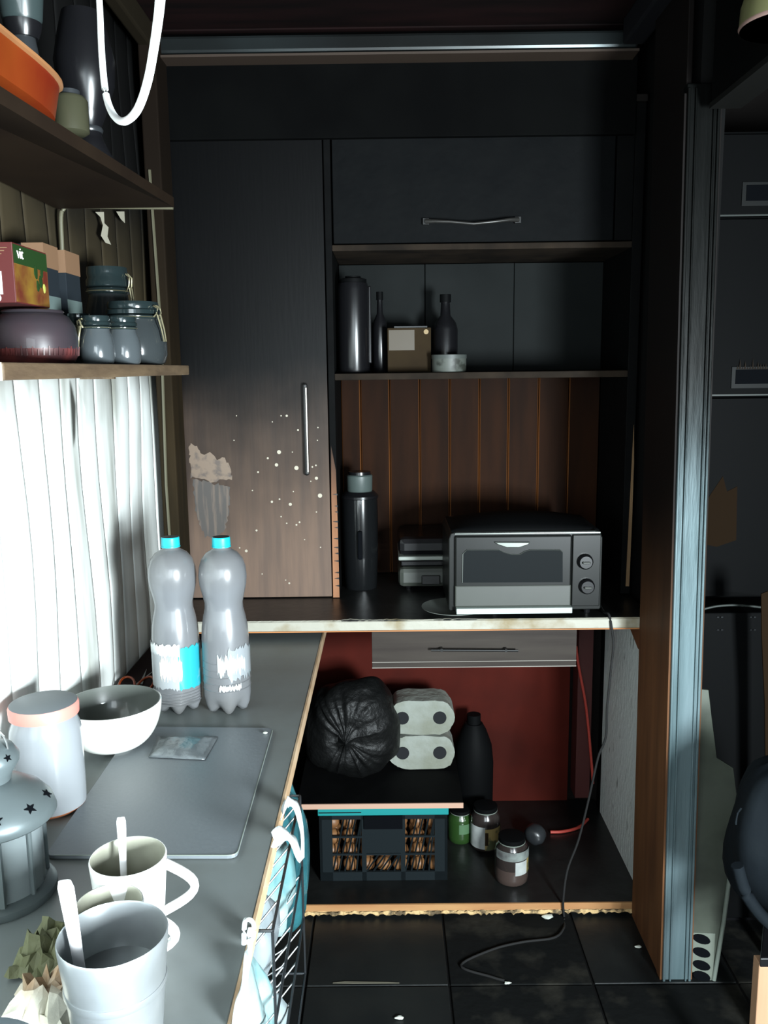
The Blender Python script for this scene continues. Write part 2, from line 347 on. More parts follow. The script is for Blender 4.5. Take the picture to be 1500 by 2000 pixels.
for i in range(14):
    G().box(-.66, 1.95, -.72+i*.26, -.72+i*.26+.253, CEZ, CEZ+.011).make('plank', m_ceil, cl, bevel=.003)
# front board above the cabinets, with the shiny profile under the ceiling
p = WY(300, 110, 2.40)
struct(G().box(-.61, .66, CBY-.02, CBY+.0, 2.10, CEZ-.002).make('trim_1', m_header, bevel=.002))
bm_ = G(); zb = WY(750, 103, CBY-.06).z; zt = WY(750, 68, CBY-.06).z
bm_.box(-.60, .645, CBY-.075, CBY-.02, zb, min(zt, CEZ-.004))
tr = struct(bm_.make('trim_2', m_beam, bevel=.008))
G().box(-.60, .645, CBY-.085, CBY-.02, zb-.012, zb-.006).make('lip', mat('lip_edge', (.05, .034, .025), .5), tr)
struct(G().box(.60, .655, -.73, CBY-.09, zb, CEZ-.004).make('trim_3', m_ptrim, bevel=.006))
struct(G().box(WLX+.012, WLX+.045, -.73, CBY-.09, zb, CEZ-.004).make('trim_4', mat('crown_brown', (0.018, 0.014, 0.0088), .5), bevel=.006))
# partition, header above the opening, aluminium jamb
JY = WZ(1290, 1908, 0).y
pw = struct(G().box(PX, PX+.055, JY+.02, WTY-.004, 0, CEZ-.002).box(PX2, PX2+.025, WTY-.004, BWY, 0, CEZ-.002).make('wall_partition', m_carc))
G().box(PX-.012, PX, JY+.012, WTY-.005, 0, CEZ-.01).make('jamb_board', m_brown, pw, bevel=.002, shear=.010)
hz = 2.03
hd = struct(G().box(PX, PX+.055, -.73, JY-.05, hz, CEZ-.002).make('trim_5', m_header))
G().box(PX-.004, PX+.06, -.73, JY-.05, hz-.012, hz-.001).make('rail', mat('rail_dull', (0.014, 0.014, 0.013), .4, metal=.4), hd)
al = thing('door_jamb_profile', 'tall dull aluminium jamb profile, bluish at its foot and black at its top', 'door frame', (PX+.03, JY, 0))
G().box(PX-.008, PX+.060, JY-.012, JY+.018, 0, hz+.05).make('profile', m_alu, al, bevel=.003, shear=.0145)
for dx, wd in ((-.008, .006), (.008, .004), (.046, .004), (.055, .006)):
    G().box(PX+dx, PX+dx+wd, JY-.018, JY-.012, 0, hz+.04).make('ridge', m_alu, al, bevel=.0015, shear=.0145)
G().box(PX-.013, PX-.008, JY-.010, JY+.018, 0, hz+.03).make('edge_strip', m_brown, al, shear=.0145)
G().box(PX+.060, PX+.066, JY-.010, JY+.018, 0, hz+.03).make('edge_strip', m_brown, al, shear=.0145)
# corner post between white wall and tall cabinet
cp = struct(G().box(WLX+.012, WLX+.055, 2.30, 2.415, .85, CEZ-.01).make('trim_6', m_post, bevel=.004))
G().tube([(WLX+.030, 2.297, .9), (WLX+.026, 2.297, 1.2), (WLX+.034, 2.296, 1.6), (WLX+.026, 2.297, 2.0)], .004, 6).make('split_strip', m_pale, cp)

# ---------------------------------------------------------------- left counter
lc = thing('side_counter', 'grey worktop with raw wood edge along the white wall, dark at its far end', 'counter', (-.4, 1.0, 0))
G().box(WLX-.004, CFX-.004, .20, BWY-.04, CZ-.028, CZ).make('countertop', m_counter, lc, bevel=.002)
G().box(CFX-.004, CFX, .20, BWY-.04, CZ-.028, CZ+.0006).make('edge_band', m_band, lc)
G().box(WLX+.014, -.30, .22, BWY-.06, .05, CZ-.029).make('carcass', m_carc, lc)
G().box(WLX+.03, -.33, .24, BWY-.08, 0, .05).make('plinth', m_carc, lc)
G().prism([Vector((max(q.x, WLX), q.y, q.z)) for q in (WZ(205, 1362, CZ+.001), WZ(317, 1236, CZ+.001), WZ(330, 1200, CZ+.001), WZ(430, 1200, CZ+.001), WZ(330, 1380, CZ+.001))], (0, 0, .0012)).make('dark_patch', mat('dark_maroon', (.016, .010, .010), .6), lc)  # dark maroon patch on the far wall side of the countertop

# ---------------------------------------------------------------- back worktop
xr = WY(1283, 1225, WTY).x
wt = thing('back_worktop', 'black charred worktop with scorched white front edge across the back', 'worktop', (0, WTY+.2, WTZ-.028))
G().box(WLX+.014, PX2-.014, WTY+.003, BWY-.03, WTZ-.027, WTZ).make('slab', m_worktop, wt, bevel=.001)
# uneven burnt front edge
vs = []; fs = []; n = 150; rg = random.Random(5); hh = 0
for i in range(n+1):
    x = WLX+.014+(PX2-.014-WLX-.014)*i/n
    hh = .6*hh+rg.uniform(-.0006, .0009); pk = max(0, 1-abs(x-.0)/.05)*.02*rg.random() + max(0, 1-abs(x+.1)/.06)*.018*rg.random()+max(0, 1-abs(x-.18)/.07)*.012*rg.random()
    vs += [(x, WTY-.001, WTZ-.026), (x, WTY-.001, WTZ-.003), (x, WTY+.003+pk+abs(hh)*2, WTZ+.0008), (x, WTY+.004, WTZ-.026)]
for i in range(n):
    a = i*4; fs += [(a, a+4, a+5, a+1), (a+1, a+5, a+6, a+2), (a+3, a+2, a+6, a+7), (a, a+3, a+7, a+4)]
G().vf(vs, fs).make('edge_strip', m_edge, wt)
G().box(WLX+.014, PX2-.014, WTY-.001, WTY+.004, WTZ-.030, WTZ-.027).make('underside_strip', mat('orange_under_edge', (.40, .16, .05), .6), wt)

# ---------------------------------------------------------------- tall cabinet
xl = WY(322, 800, CBY).x; xd = WY(638, 700, CBY).x
topz = WY(640, 208, CBY).z
tc_ = thing('tall_cabinet', 'tall one-door cabinet, brown below and smoke-black above, with paint splashes', 'cabinet', ((xl+xd)/2, CBY, WTZ))
G().box(xl-.002, xd, CBY+.02, NBY, WTZ+.002, topz).make('body', m_carc, tc_)
td = G().box(xl, xd, CBY, CBY+.018, WTZ+.003, topz-.003).make('door', m_door, tc_, bevel=.002)
a, b = WY(594, 748, CBY-.022), WY(594, 930, CBY-.022)
hb = G().box(a.x-.007, a.x+.007, CBY-.018, CBY-.003, b.z, a.z).make('handle', m_handle, td, bevel=.006)
G().box(a.x+.002, a.x+.0062, CBY-.0215, CBY-.0175, b.z+.01, a.z-.012).make('worn_edge', m_steel, tc_, bevel=.001)
sp = G(); rg = random.Random(11)
for px, py, r in [(545, 883, 4.2), (523, 895, 2.2), (540, 908, 3.6), (579, 914, 4.5), (504, 922, 2), (617, 909, 1.8), (610, 912, 1.8), (618, 934, 3.4), (625, 968, 4.6), (567, 985, 3.4), (531, 980, 2.5), (546, 975, 1.8), (560, 812, 2.4), (549, 812, 1.5), (582, 840, 2), (621, 835, 1.4), (620, 860, 1.2), (493, 958, 1.5), (573, 960, 1.3), (549, 1009, 1.6), (501, 1036, 2.2), (579, 1025, 2), (585, 1020, 2), (618, 1000, 1.4), (560, 1022, 1.5), (481, 1076, 3), (565, 1139, 2), (512, 1121, 1.4), (462, 812, 1.2), (457, 860, 1.2), (607, 940, 1.3), (595, 1054, 1.2), (626, 1069, 1.4), (468, 1070, 1.5), (532, 824, 1.2), (571, 883, 1.2), (558, 1133, 1.2)]:
    q = WY(px, py, CBY-.0008); sp.disc((q.x, q.y, q.z), r*CBY/F*.95, 9)
sp.make('paint_splash', m_splat, td)['kind'] = 'stuff'
m_smeartan = mat('rubbed_tan', (.20, .145, .105), .5, col2=(.11, .085, .07), scale=40, thr=(.5, .64))
m_smeargrey = mat('rubbed_grey', (.070, .062, .056), .55, col2=(.13, .10, .08), scale=34, stretch=(2.5, 1, .25), thr=(.5, .62))
def ragged(pts, dy, m, nm, seed, amp=2.2):
    rj = random.Random(seed); P = []
    for i in range(len(pts)):
        (xa, ya_), (xb, yb_) = pts[i], pts[(i+1) % len(pts)]; k = max(2, int(math.hypot(xb-xa, yb_-ya_)/5))
        for j in range(k): t = j/k; P.append((xa+(xb-xa)*t+rj.uniform(-amp, amp), ya_+(yb_-ya_)*t+rj.uniform(-amp, amp)*1.4))
    G().vf([WY(x, y, CBY-dy) for x, y in P], [tuple(range(len(P)))]).make(nm, m, td)
ragged([(376, 935), (388, 938), (420, 945), (450, 952), (446, 1000), (440, 1035), (420, 1050), (400, 1048), (384, 1010)], .0006, m_smeargrey, 'rubbed_patch', 1)
ragged([(370, 866), (384, 872), (392, 886), (410, 884), (424, 896), (440, 896), (450, 915), (452, 936), (432, 934), (412, 944), (392, 934), (372, 932)], .0009, m_smeartan, 'rubbed_patch', 2)
q0, q1 = WY(318, 830, CBY-.004), WY(338, 1165, CBY-.004)
pts = [(322, 735), (327, 760), (334, 900), (337, 1050), (339, 1166), (318, 1166), (316, 950), (320, 850)]
G().prism([WY(x, y, CBY-.012) for x, y in pts], (0, .008, 0)).make('pale_edge', mat('pale_white_edge', (.72, .66, .56), .5), tc_)  # irregular pale strip along the left side of the door

# ---------------------------------------------------------------- open wall cabinet (hutch)
hl0, hl1 = xd+.003, WY(653, 700, CBY).x
hr0, hr1 = WY(1227, 700, CBY).x, min(PX2-.002, WY(1246, 700, CBY).x)
hu = thing('wall_cabinet', 'open-fronted sooty cabinet with lift-up flap above two shelves', 'cabinet', ((hl1+hr0)/2, CBY, WTZ))
G().box(hl0, hl1, CBY-.004, NBY, WTZ+.002, topz).make('side_panel', m_black, hu, bevel=.002)
vs_ = [(hl0+.001, CBY-.006, WTZ+.002), (hl1+.001, CBY-.006, WTZ+.002), (hl1, CBY-.006, 1.08), (hl1-.002, CBY-.006, 1.22), (hl0+.004, CBY-.006, 1.29), (hl0+.002, CBY-.006, 1.15)]
G().prism(vs_, (0, .0018, 0)).make('bare_edge', m_sidewood, hu)
for i in range(12):
    z = .88+i*.024+random.uniform(-.006, .006); G().prism([(hl1+.001, CBY-.0085, z), (hl1+.001, CBY-.0085, z+.005), (hl1-random.uniform(.006, .014), CBY-.0085, z+.003)], (0, .002, 0)).make('char_crack', m_handle, hu)
G().box(hr0, hr1, CBY, NBY, WTZ+.002, topz).make('side_panel', m_black, hu, bevel=.002)
a = WY(1238, 830, CBY-.004); b = WY(1222, 1145, CBY-.004)
G().prism([(a.x, a.y, a.z), (a.x+.004, a.y, a.z-.1), (b.x+.012, a.y, b.z+.2), (b.x+.010, a.y, b.z), (b.x, a.y, b.z), (b.x+.003, a.y, b.z+.2)], (0, .003, 0)).make('bare_edge', mat('ochre_edge', (.20, .115, .05), .6), hu)
G().box(hl0, hr1, CBY-.012, NBY, topz, topz+.018).make('top_board', mat('top_rail', (0.014, 0.012, 0.0112), .5), hu, bevel=.002)
s1 = WY(940, 481, CBY).z; s2 = WY(940, 733, CBY).z
G().box(hl1, hr0, CBY-.003, NBY-.002, s1-.008, s1+.008).make('shelf', m_shelfedge, hu, bevel=.002)
G().box(hl1, hr0, CBY-.003, NBY-.002, s2-.009, s2+.009).make('shelf', m_shelfedge, hu, bevel=.002)
fp = G().box(hl1+.004, WY(1200, 400, CBY).x, CBY+.004, CBY+.020, s1+.012, topz-.012).make('flap_door', m_flap, hu, bevel=.002)
G().box(WY(1203, 400, CBY).x, hr0, CBY+.004, CBY+.020, s1+.012, topz-.012).make('filler_strip', m_black, hu, bevel=.002)
hp = [WY(832, 432, CBY-.012), WY(850, 432, CBY-.025), WY(880, 433, CBY-.028), WY(925, 437, CBY-.03), WY(965, 433, CBY-.028), WY(995, 429, CBY-.025), WY(1012, 429, CBY-.012)]
G().tube(hp, [.007, .005, .004, .004, .004, .005, .007], 8).make('handle', mat('smoky_handle', (.05, .048, .045), .3, metal=.5), fp, smooth=60)
G().box(hp[0].x-.008, hp[0].x+.008, CBY-.010, CBY+.004, hp[0].z-.008, hp[0].z+.008).make('handle_mount', m_handle, fp)
G().box(hp[-1].x-.008, hp[-1].x+.008, CBY-.010, CBY+.004, hp[-1].z-.008, hp[-1].z+.008).make('handle_mount', m_handle, fp)
# smoked back panels of the niche
xs = [hl1, WY(830, 600, NBY).x, WY(1003, 600, NBY).x, hr0]
for i in range(3):
    G().box(xs[i]+.001, xs[i+1]-.001, NBY-.006-.003*(i == 1), NBY, s2+.010, s1-.010).make('back_panel', m_nicheback, hu, bevel=.0015)
# tongue and groove planks
seams = [WY(x, 900, NBY).x for x in (663, 706, 762, 820, 878, 935, 991, 1049, 1107, 1170)] + [hr0]
for i in range(len(seams)-1):
    x0 = max(seams[i], hl1); x1 = seams[i+1]
    k = G(); k.prism([(x0+.004, NBY-.012, WTZ+.002), (x1-.004, NBY-.012, WTZ+.002), (x1-.001, NBY-.006, WTZ+.002), (x1-.001, NBY, WTZ+.002), (x0+.001, NBY, WTZ+.002), (x0+.001, NBY-.006, WTZ+.002)], (0, 0, s2-.011-WTZ-.002))
    o = k.make('plank', m_plankT, hu)
    o.data.materials.append(m_plankE)
    for f in o.data.polygons:
        if f.normal.y < -.2 and abs(f.normal.x) > .3: f.material_index = 1
q = WY(1195, 900, CBY+.1)

# ---------------------------------------------------------------- base cabinet under the worktop
bz = WY(900, 1766, WTY).z
bc = thing('base_cabinet', 'open base cabinet with dark red back, speckled white side and raw wood front edge', 'cabinet', (.2, WTY+.2, 0))
G().box(-.28, PX2-.014, WTY+.004, BWY-.02, bz-.03, bz).make('bottom_board', m_worktop, bc)
G().box(-.28, PX2-.012, WTY-.001, WTY+.004, max(.018, bz-.022), bz+.001).make('front_edge', m_plinth, bc)
vs = []; fs = []; n = 130; rg = random.Random(9)
for i in range(n+1):
    x = -.28+(PX2-.012+.28)*i/n
    zz = .006+rg.uniform(-.004, .006)
    vs += [(x, WTY-.003, bz-.018+rg.uniform(-.003, .003)), (x, WTY-.005-rg.random()*.004, (zz+bz-.02)/2), (x, WTY-.002, max(.001, zz)), (x, WTY+.003, max(.001, zz)), (x, WTY+.003, bz-.017)]
for i in range(n):
    a = i*5
    for q in range(4): fs.append((a+q, a+5+q, a+6+q, a+1+q))
G().vf(vs, fs).make('splintered_edge', m_chipped, bc)
G().box(-.28, PX2-.014, WTY+.03, BWY-.03, .002, bz-.031).make('plinth', m_carc, bc)
G().box(-.28, .60, BWY-.022, BWY-.008, bz+.001, WTZ-.03).make('back_panel', m_red, bc)
G().box(WY(1127, 1400, 2.70).x, PX-.016, BWY-.10, BWY-.024, bz+.05, WTZ-.03).make('back_post', mat('red_post', (0.07, 0.011, 0.009), .6), bc)
G().box(PX2-.013, PX2-.001, WTY-.002, BWY-.10, bz, WTZ-.031).make('side_panel', m_whitepanel, bc)
G().prism([(PX2-.045, WTY+.02, WTZ-.031), (PX2-.045, WTY+.02, WTZ-.095), (PX2-.045, WTY+.035, WTZ-.095), (PX2-.045, WTY+.20, WTZ-.031)], (.03, 0, 0)).make('corner_bracket', m_bracket, bc, bevel=.002)
# hanging drawer
a = WY(727, 1305, WTY+.06); b = WY(1125, 1305, WTY+.06)
dr = thing('drawer_box', 'shallow grey-brown drawer with black bar handle hung below the worktop', 'drawer', ((a.x+b.x)/2, WTY+.2, a.z))
G().box(a.x+.01, b.x-.01, WTY+.075, WTY+.45, a.z+.012, WTZ-.031).make('tray', m_carc, dr)
df = G().box(a.x, b.x, WTY+.06, WTY+.075, a.z, WTZ-.031).make('front', m_drawer, dr, bevel=.001)
G().box(a.x, b.x, WTY+.058, WTY+.060, a.z+.016, a.z+.0175).make('groove_line', m_drawerline, dr)
G().box(a.x, b.x, WTY+.058, WTY+.060, a.z, a.z+.002).make('groove_line', m_drawerline, dr)
h0 = WY(842, 1270, WTY+.04); h1 = WY(1012, 1271, WTY+.04)
hg = G().tube([h0, h1], .0032, 8)
for t in (.12, .86): qq = h0.lerp(h1, t); hg.box(qq.x-.003, qq.x+.003, WTY+.037, WTY+.061, qq.z-.003, qq.z+.004)
hg.make('handle', m_handle, df)

# ---------------------------------------------------------------- toaster oven
tz = WTZ+.016
TY = WZ(1030, 1192, tz).y
x0, x1 = WY(876, 1100, TY).x, WY(1176, 1100, TY).x; z1 = WY(1030, 1037, TY).z; TD = .25
to = thing('toaster_oven', 'grey sooty toaster oven with dark window and two knobs on the back worktop', 'toaster oven', ((x0+x1)/2, TY, WTZ))
prof = [(x0, tz+.004), (x0+.004, tz), (x1-.004, tz), (x1, tz+.004), (x1, z1-.02), (x1-.006, z1-.004), (x1-.02, z1), (x0+.02, z1), (x0+.006, z1-.004), (x0, z1-.02)]
G().prism([(x, TY, z) for x, z in prof], (0, TD, 0)).make('housing', m_toast, to, bevel=.003)
zc_ = WY(1000, 1000, TY+.12).z
vs = []; fs = []; nx, ny = 16, 8
for j in range(ny+1):
    for i in range(nx+1):
        u, v = i/nx, j/ny; vs.append((x0+.008+(x1-x0-.016)*u, TY+.006+(TD-.012)*v, z1-.002+(zc_-z1+.002)*math.sin(PI*min(1, max(0, v)))**.8*(math.sin(PI*u)**.55)))
for j in range(ny):
    for i in range(nx): a = j*(nx+1)+i; fs.append((a, a+1, a+nx+2, a+nx+1))
G().vf(vs, fs).make('domed_top', m_gloss, to, smooth=60, solid=.003)
def TF(px, py, dy=0): return WY(px, py, TY-dy)
xk = TF(1116, 1100).x
dd = G().box(TF(888, 1100).x, xk-.002, TY-.012, TY, TF(900, 1172).z, TF(900, 1046).z).make('door', m_toast, to, bevel=.004)
def wpoly(dy):
    pts = [(908, 1078), (912, 1074), (975, 1074), (985, 1079), (1000, 1083), (1015, 1083), (1025, 1077), (1036, 1074), (1094, 1074), (1099, 1079), (1099, 1137), (903, 1138), (904, 1082)]
    return [WY(x, y, TY-dy) for x, y in pts]
G().prism(wpoly(.0135), (0, .002, 0)).make('window', m_toastwin, dd)
wp = wpoly(.0145)
G().tube([wp[-2]]+[wp[-1]]+wp[:10], .0012, 6).make('window_trim', m_toastline, dd)
hc = [WY(x, y, TY-.022) for x, y in ((966, 1059), (1036, 1059), (1032, 1064), (1014, 1070), (990, 1070), (972, 1064))]
G().prism(hc, (0, .012, 0)).make('handle', m_toastline, dd, bevel=.002)
G().box(TF(888, 1100).x, xk-.002, TY-.014, TY, TF(900, 1183).z, TF(900, 1142).z).make('crumb_panel', m_toastlow, to, bevel=.003)
G().box(TF(890, 1190).x, TF(1113, 1190).x, TY-.030, TY+.05, TF(900, 1198, .02).z, TF(900, 1187, .02).z).make('tray', m_tray, to, bevel=.001)
G().box(TF(888, 1100).x, TF(1170, 1100).x, TY-.006, TY, TF(900, 1043).z, TF(900, 1041).z).make('chrome_line', m_toastline, to)
G().box(xk+.001, x1-.006, TY-.008, TY, TF(900, 1185).z, TF(900, 1046).z).make('control_panel', m_toast, to, bevel=.002)
for px, py in ((1141, 1095), (1144, 1143)):
    q = TF(px, py)
    G().tube([(q.x, TY-.008, q.z), (q.x, TY-.018, q.z), (q.x, TY-.024, q.z)], [.021, .020, .016], 20).make('knob', m_dark, to, smooth=30)
    G().box(q.x-.010, q.x+.010, TY-.032, TY-.024, q.z-.003, q.z+.003).make('knob_grip', m_toastlow, to, bevel=.002)
for fx, fy in ((x0+.125, TY+.03), (x1-.03, TY+.03), (x0+.03, TY+TD-.03), (x1-.03, TY+TD-.03)):
    if 1: G().lathe([(.008, WTZ+.0005), (.010, tz+.001)], (fx, fy, 0), 12).make('foot', m_dark, to)
# plate
pc = WZ(892, 1206, WTZ+.008); pr = .088
pl = G().lathe([(.045, 0), (.05, .003), (pr, .012), (pr, .014), (.05, .006), (0, .005)], (pc.x, pc.y+pr, WTZ+.0005), 40).make('plate', m_plate, smooth=40)
pl.data.transform(Matrix.Identity(4))
tag(pl, 'smoky round plate poking out from under the toaster oven', 'plate')
# sandwich maker behind
SY = TY+TD+.02
x0s = WY(778, 1100, SY).x; x1s = x0s+.25; zs0 = WTZ+.012; zs1 = WY(800, 1050, SY).z
sm = thing('sandwich_maker', 'squat black and grey sandwich press left of the toaster oven', 'sandwich maker', (x0s+.12, SY, WTZ))
def slab(z0, z1, m, nm, ins=0, rad=.015, par=None): return G().box(x0s+ins, x1s-ins, SY+ins, NBY-.03-ins, z0, z1).make(nm, m, par or sm, bevel=rad)
hgt = zs1-zs0
slab(zs0, zs0+hgt*.40, m_toastlow, 'base'); slab(zs0+hgt*.42, zs0+hgt*.52, m_dark, 'gasket', .008, .003)
slab(zs0+hgt*.54, zs0+hgt*.62, mat('pale_band', (.30, .33, .30), .4), 'trim_band', 0, .004); slab(zs0+hgt*.62, zs1, m_dark, 'lid', 0, .018)
q = WY(840, 1133, SY-.003)
G().box(q.x-.025, q.x+.03, SY-.006, SY, q.z-.014, q.z+.014).make('latch', m_handle, sm, bevel=.003)
for fx in (x0s+.03, x1s-.03): G().lathe([(.008, WTZ+.0005), (.01, zs0+.004)], (fx, SY+.04, 0), 12).make('foot', m_dark, sm)
# insulated jug
b = WZ(705, 1156, WTZ); jy = b.y+.055; jc = WY(705, 1100, jy)
ht = WY(705, 921, jy).z-WTZ; r = .053
jg = thing('thermos_flask', 'tall black flask with pale grey cap at the left end of the niche worktop', 'flask', (jc.x, jy, WTZ+.0005))
G().lathe([(r*.86, 0), (r*.9, .004), (r*.98, ht*.3), (r, ht*.55), (r, ht*.76), (r*.98, ht*.80), (r*.75, ht*.83), (0, ht*.83)], n=32).make('body', mat('glossy_black_flask', (0.0063, 0.00693, 0.00756), .16, coat=.5), jg, smooth=40, world=False)
G().lathe([(r*1.0, ht*.775), (r*1.04, ht*.78), (r*1.04, ht*.80), (r*.8, ht*.835), (0, ht*.835)], n=32).make('collar', m_dark, jg, smooth=40, world=False)
G().lathe([(r*.68, ht*.835), (r*.70, ht*.84), (r*.72, ht*.965), (r*.66, ht*.975), (0, ht*.975)], n=32).make('cap', mat('grey_green_cap', (0.065, 0.085, 0.08), .4), jg, smooth=40, world=False)
G().lathe([(r*.62, ht*.975), (r*.62, ht), (0, ht)], n=24).make('cap_top', m_dark, jg, smooth=40, world=False)
G().box(-.007, .007, -r-.012, -r+.004, ht*.28, ht*.52).make('grip', m_hole, jg, bevel=.004, world=False)

# ---------------------------------------------------------------- things in the niche
sz = s2+.0095
def nich(px, Y): return WY(px, 700, Y).x
def top(px, py, Y): return WY(px, py, Y).z - sz
Y = CBY+.085; x = nich(692, Y); h = top(692, 540, Y); r = .044
o = thing('thermos_flask', 'tall black flask with flat cap in the left corner of the niche shelf', 'flask', (x, Y, sz))
G().lathe([(r*.95, 0), (r, .006), (r, h*.86), (r*.92, h*.93), (0, h*.93)], n=28).make('body', m_dark, o, smooth=40, world=False)
G().lathe([(r*.86, h*.93), (r*.86, h*.97), (r*.5, h*.985), (r*.5, h), (0, h)], n=28).make('cap', m_gloss, o, smooth=40, world=False)
G().box(r-.002, r+.006, -.008, .008, h*.1, h*.9).make('handle', m_dark, o, bevel=.003, world=False)
def bottle(label, px, py, Y, r, group=None, m=m_dark):
    x = nich(px, Y); h = top(px, py, Y)
    o = thing('bottle', label, 'bottle', (x, Y, sz))
    G().lathe([(r*.9, 0), (r, .004), (r, h*.55), (r*.85, h*.64), (r*.42, h*.73), (r*.36, h*.9)], n=24).make('body', m, o, smooth=40, world=False)
    G().lathe([(r*.45, h*.90), (r*.45, h), (0, h)], n=16).make('cap', m_gloss, o, smooth=40, world=False)
    return o
bottle('thin dark bottle between the flask and the tan box in the niche', 743, 570, CBY+.16, .022)
Y = CBY+.09; a, b = nich(757, Y), nich(842, Y); h = top(800, 640, Y)
o = thing('cardboard_box', 'small tan cardboard box on the niche shelf between dark bottles', 'box', ((a+b)/2, Y+.04, sz))
G().box(a, b, Y, Y+.09, sz+.0005, sz+h).make('carton', m_tan, o, bevel=.002)
G().box(a+.004, a+(b-a)*.62, Y-.0012, Y, sz+h*.5, sz+h-.006).make('label', m_tanp, o)
G().disc(((b-.014), Y-.0016, sz+h-.012), .007, 12).make('sticker', mat('ochre_sticker', (.30, .20, .08), .5), o)
G().box(a+.02, b-.01, Y+.02, Y+.07, sz+h, sz+h+.005).make('lid_flap', m_dark, o)
bottle('black glass bottle with round shoulders behind the pale tin', 870, 575, CBY+.155, .036)
Y = CBY+.06; x = nich(877, Y); h = top(877, 693, Y); r = (nich(911, Y)-nich(844, Y))/2
o = thing('round_tin', 'low round pale tin with faded print on the niche shelf', 'tin', (x, Y, sz))
G().lathe([(r*.97, 0), (r, .003), (r, h*.78), (0, h*.78)], n=28).make('body', m_tin, o, smooth=40, world=False)
G().lathe([(r*1.03, h*.78), (r*1.03, h), (r*.95, h+.001), (0, h+.001)], n=28).make('lid', mat('tin_lid', (0.066, 0.075, 0.069), .5), o, smooth=40, world=False)

# ---------------------------------------------------------------- inside the base cabinet
# folding crate
CY = WZ(750, 1720, bz).y
x0, x1 = WY(624, 1640, CY).x, WY(874, 1640, CY).x; z1 = WY(750, 1577, CY).z; z0 = bz+.0005; cd = .26
cr = thing('folding_crate', 'dark folding crate with teal rim on the floor of the base cabinet', 'crate', ((x0+x1)/2, CY, bz))
G().box(x0+.008, x1-.008, CY+.008, CY+cd, z0, z0+.008).make('base', m_crate, cr)
hh = z1-z0
def crate_side(axis):
    g = G(); L = (x1-x0) if axis == 'x' else cd
    def bar(u0, u1, w0, w1, t=.008):
        if axis == 'x': g.box(x0+u0, x0+u1, CY, CY+t, z0+w0, z0+w1)
        else: g.box(x0, x0+t, CY+u0, CY+u1, z0+w0, z0+w1)
    def dia(u0, w0, u1, w1):
        if axis == 'x': g.tube([(x0+u0, CY+.004, z0+w0), (x0+u1, CY+.004, z0+w1)], .0025, 4)
        else: g.tube([(x0+.004, CY+u0, z0+w0), (x0+.004, CY+u1, z0+w1)], .0025, 4)
    bar(0, L, 0, hh*.12); bar(0, L, hh*.84, hh*.90); bar(0, L*.10, 0, hh*.9); bar(L*.9, L, 0, hh*.9)
    bar(L*.33, L*.365, 0, hh*.9); bar(L*.635, L*.67, 0, hh*.9)
    bar(L*.365, L*.635, hh*.38, hh*.9, .006)
    for a0, a1 in ((.10, .33), (.67, .90), (.365, .635)):
        top_ = .84 if a0 != .365 else .38
        for k in range(5):
            u = a0+(a1-a0)*k/5; dia(L*u, hh*.12, L*min(a1, u+(a1-a0)/2.5), hh*top_)
        for zz in (.36, .60):
            if zz < top_: bar(L*a0, L*a1, hh*(zz-.012), hh*(zz+.012), .005)
    return g
f_ = crate_side('x').make('front_wall', m_crate, cr)
bk = f_.copy(); C.objects.link(bk); bk.name = 'rear_wall'; bk.location.y += cd-.008
s_ = crate_side('y').make('side_wall', m_crate, cr)
s2_ = s_.copy(); C.objects.link(s2_); s2_.location.x += x1-x0-.008
rm = G(); rm.box(x0-.003, x1+.003, CY-.004, CY+.010, z1-hh*.10, z1).box(x0-.003, x1+.003, CY+cd-.010, CY+cd+.004, z1-hh*.10, z1).box(x0-.003, x0+.010, CY+.010, CY+cd-.010, z1-hh*.10, z1).box(x1-.010, x1+.003, CY+.010, CY+cd-.010, z1-hh*.10, z1)
rm.make('rim', m_teal, cr, bevel=.002)
G().box(x0, x0+(x1-x0)*.33, CY-.006, CY-.004, z1-hh*.06, z1-hh*.05).make('rim_groove', m_crate, cr)
G().box(x0+(x1-x0)*.35, x0+(x1-x0)*.65, CY-.006, CY+.006, z1-hh*.28, z1-hh*.105).make('grip_slot', m_hole, cr)
pot0 = None; rg = random.Random(2); row = 0
for lz in range(4):
    for i in range(7):
        for j in range(2):
            if lz == 3 and rg.random() < .4: continue
            rr = .0215; px_ = x0+.036+i*(x1-x0-.072)/6+rg.uniform(-.002, .002); py_ = CY+.038+j*.05+rg.uniform(-.002, .002)
            pz = z0+.010+.0225*(2*lz)+.0215
            if pot0 is None:
                pot0 = G().blob((0, 0, 0), (.0235, .0215, .0215), .06, 3, 12).make('onion', m_potato, smooth=60)
                pot0.location = (px_, py_, pz); tag(pot0, 'small tan round onion seen through the holes of the dark crate', 'onion', 'onions in the dark crate')
            else:
                c_ = pot0.copy(); C.objects.link(c_); c_.location = (px_, py_, pz); c_.rotation_euler = (0, rg.uniform(-.5, .5), rg.uniform(0, 3))
# loose board across the crate
bx1 = WY(905, 1572, CY-.01).x
bz1 = z1+.0155
bd = thing('loose_shelf_board', 'black loose board with pinkish raw front edge resting on the teal-rimmed crate', 'board', (0, CY+.15, z1+.001))
bd.rotation_euler.y = .0
G().box(-.27, bx1, CY-.006, BWY-.11, z1+.001, bz1).make('panel', m_black, bd)
G().box(-.27, bx1, CY-.010, CY-.006, z1+.001, bz1+.0005).make('edge_band', m_pink, bd)
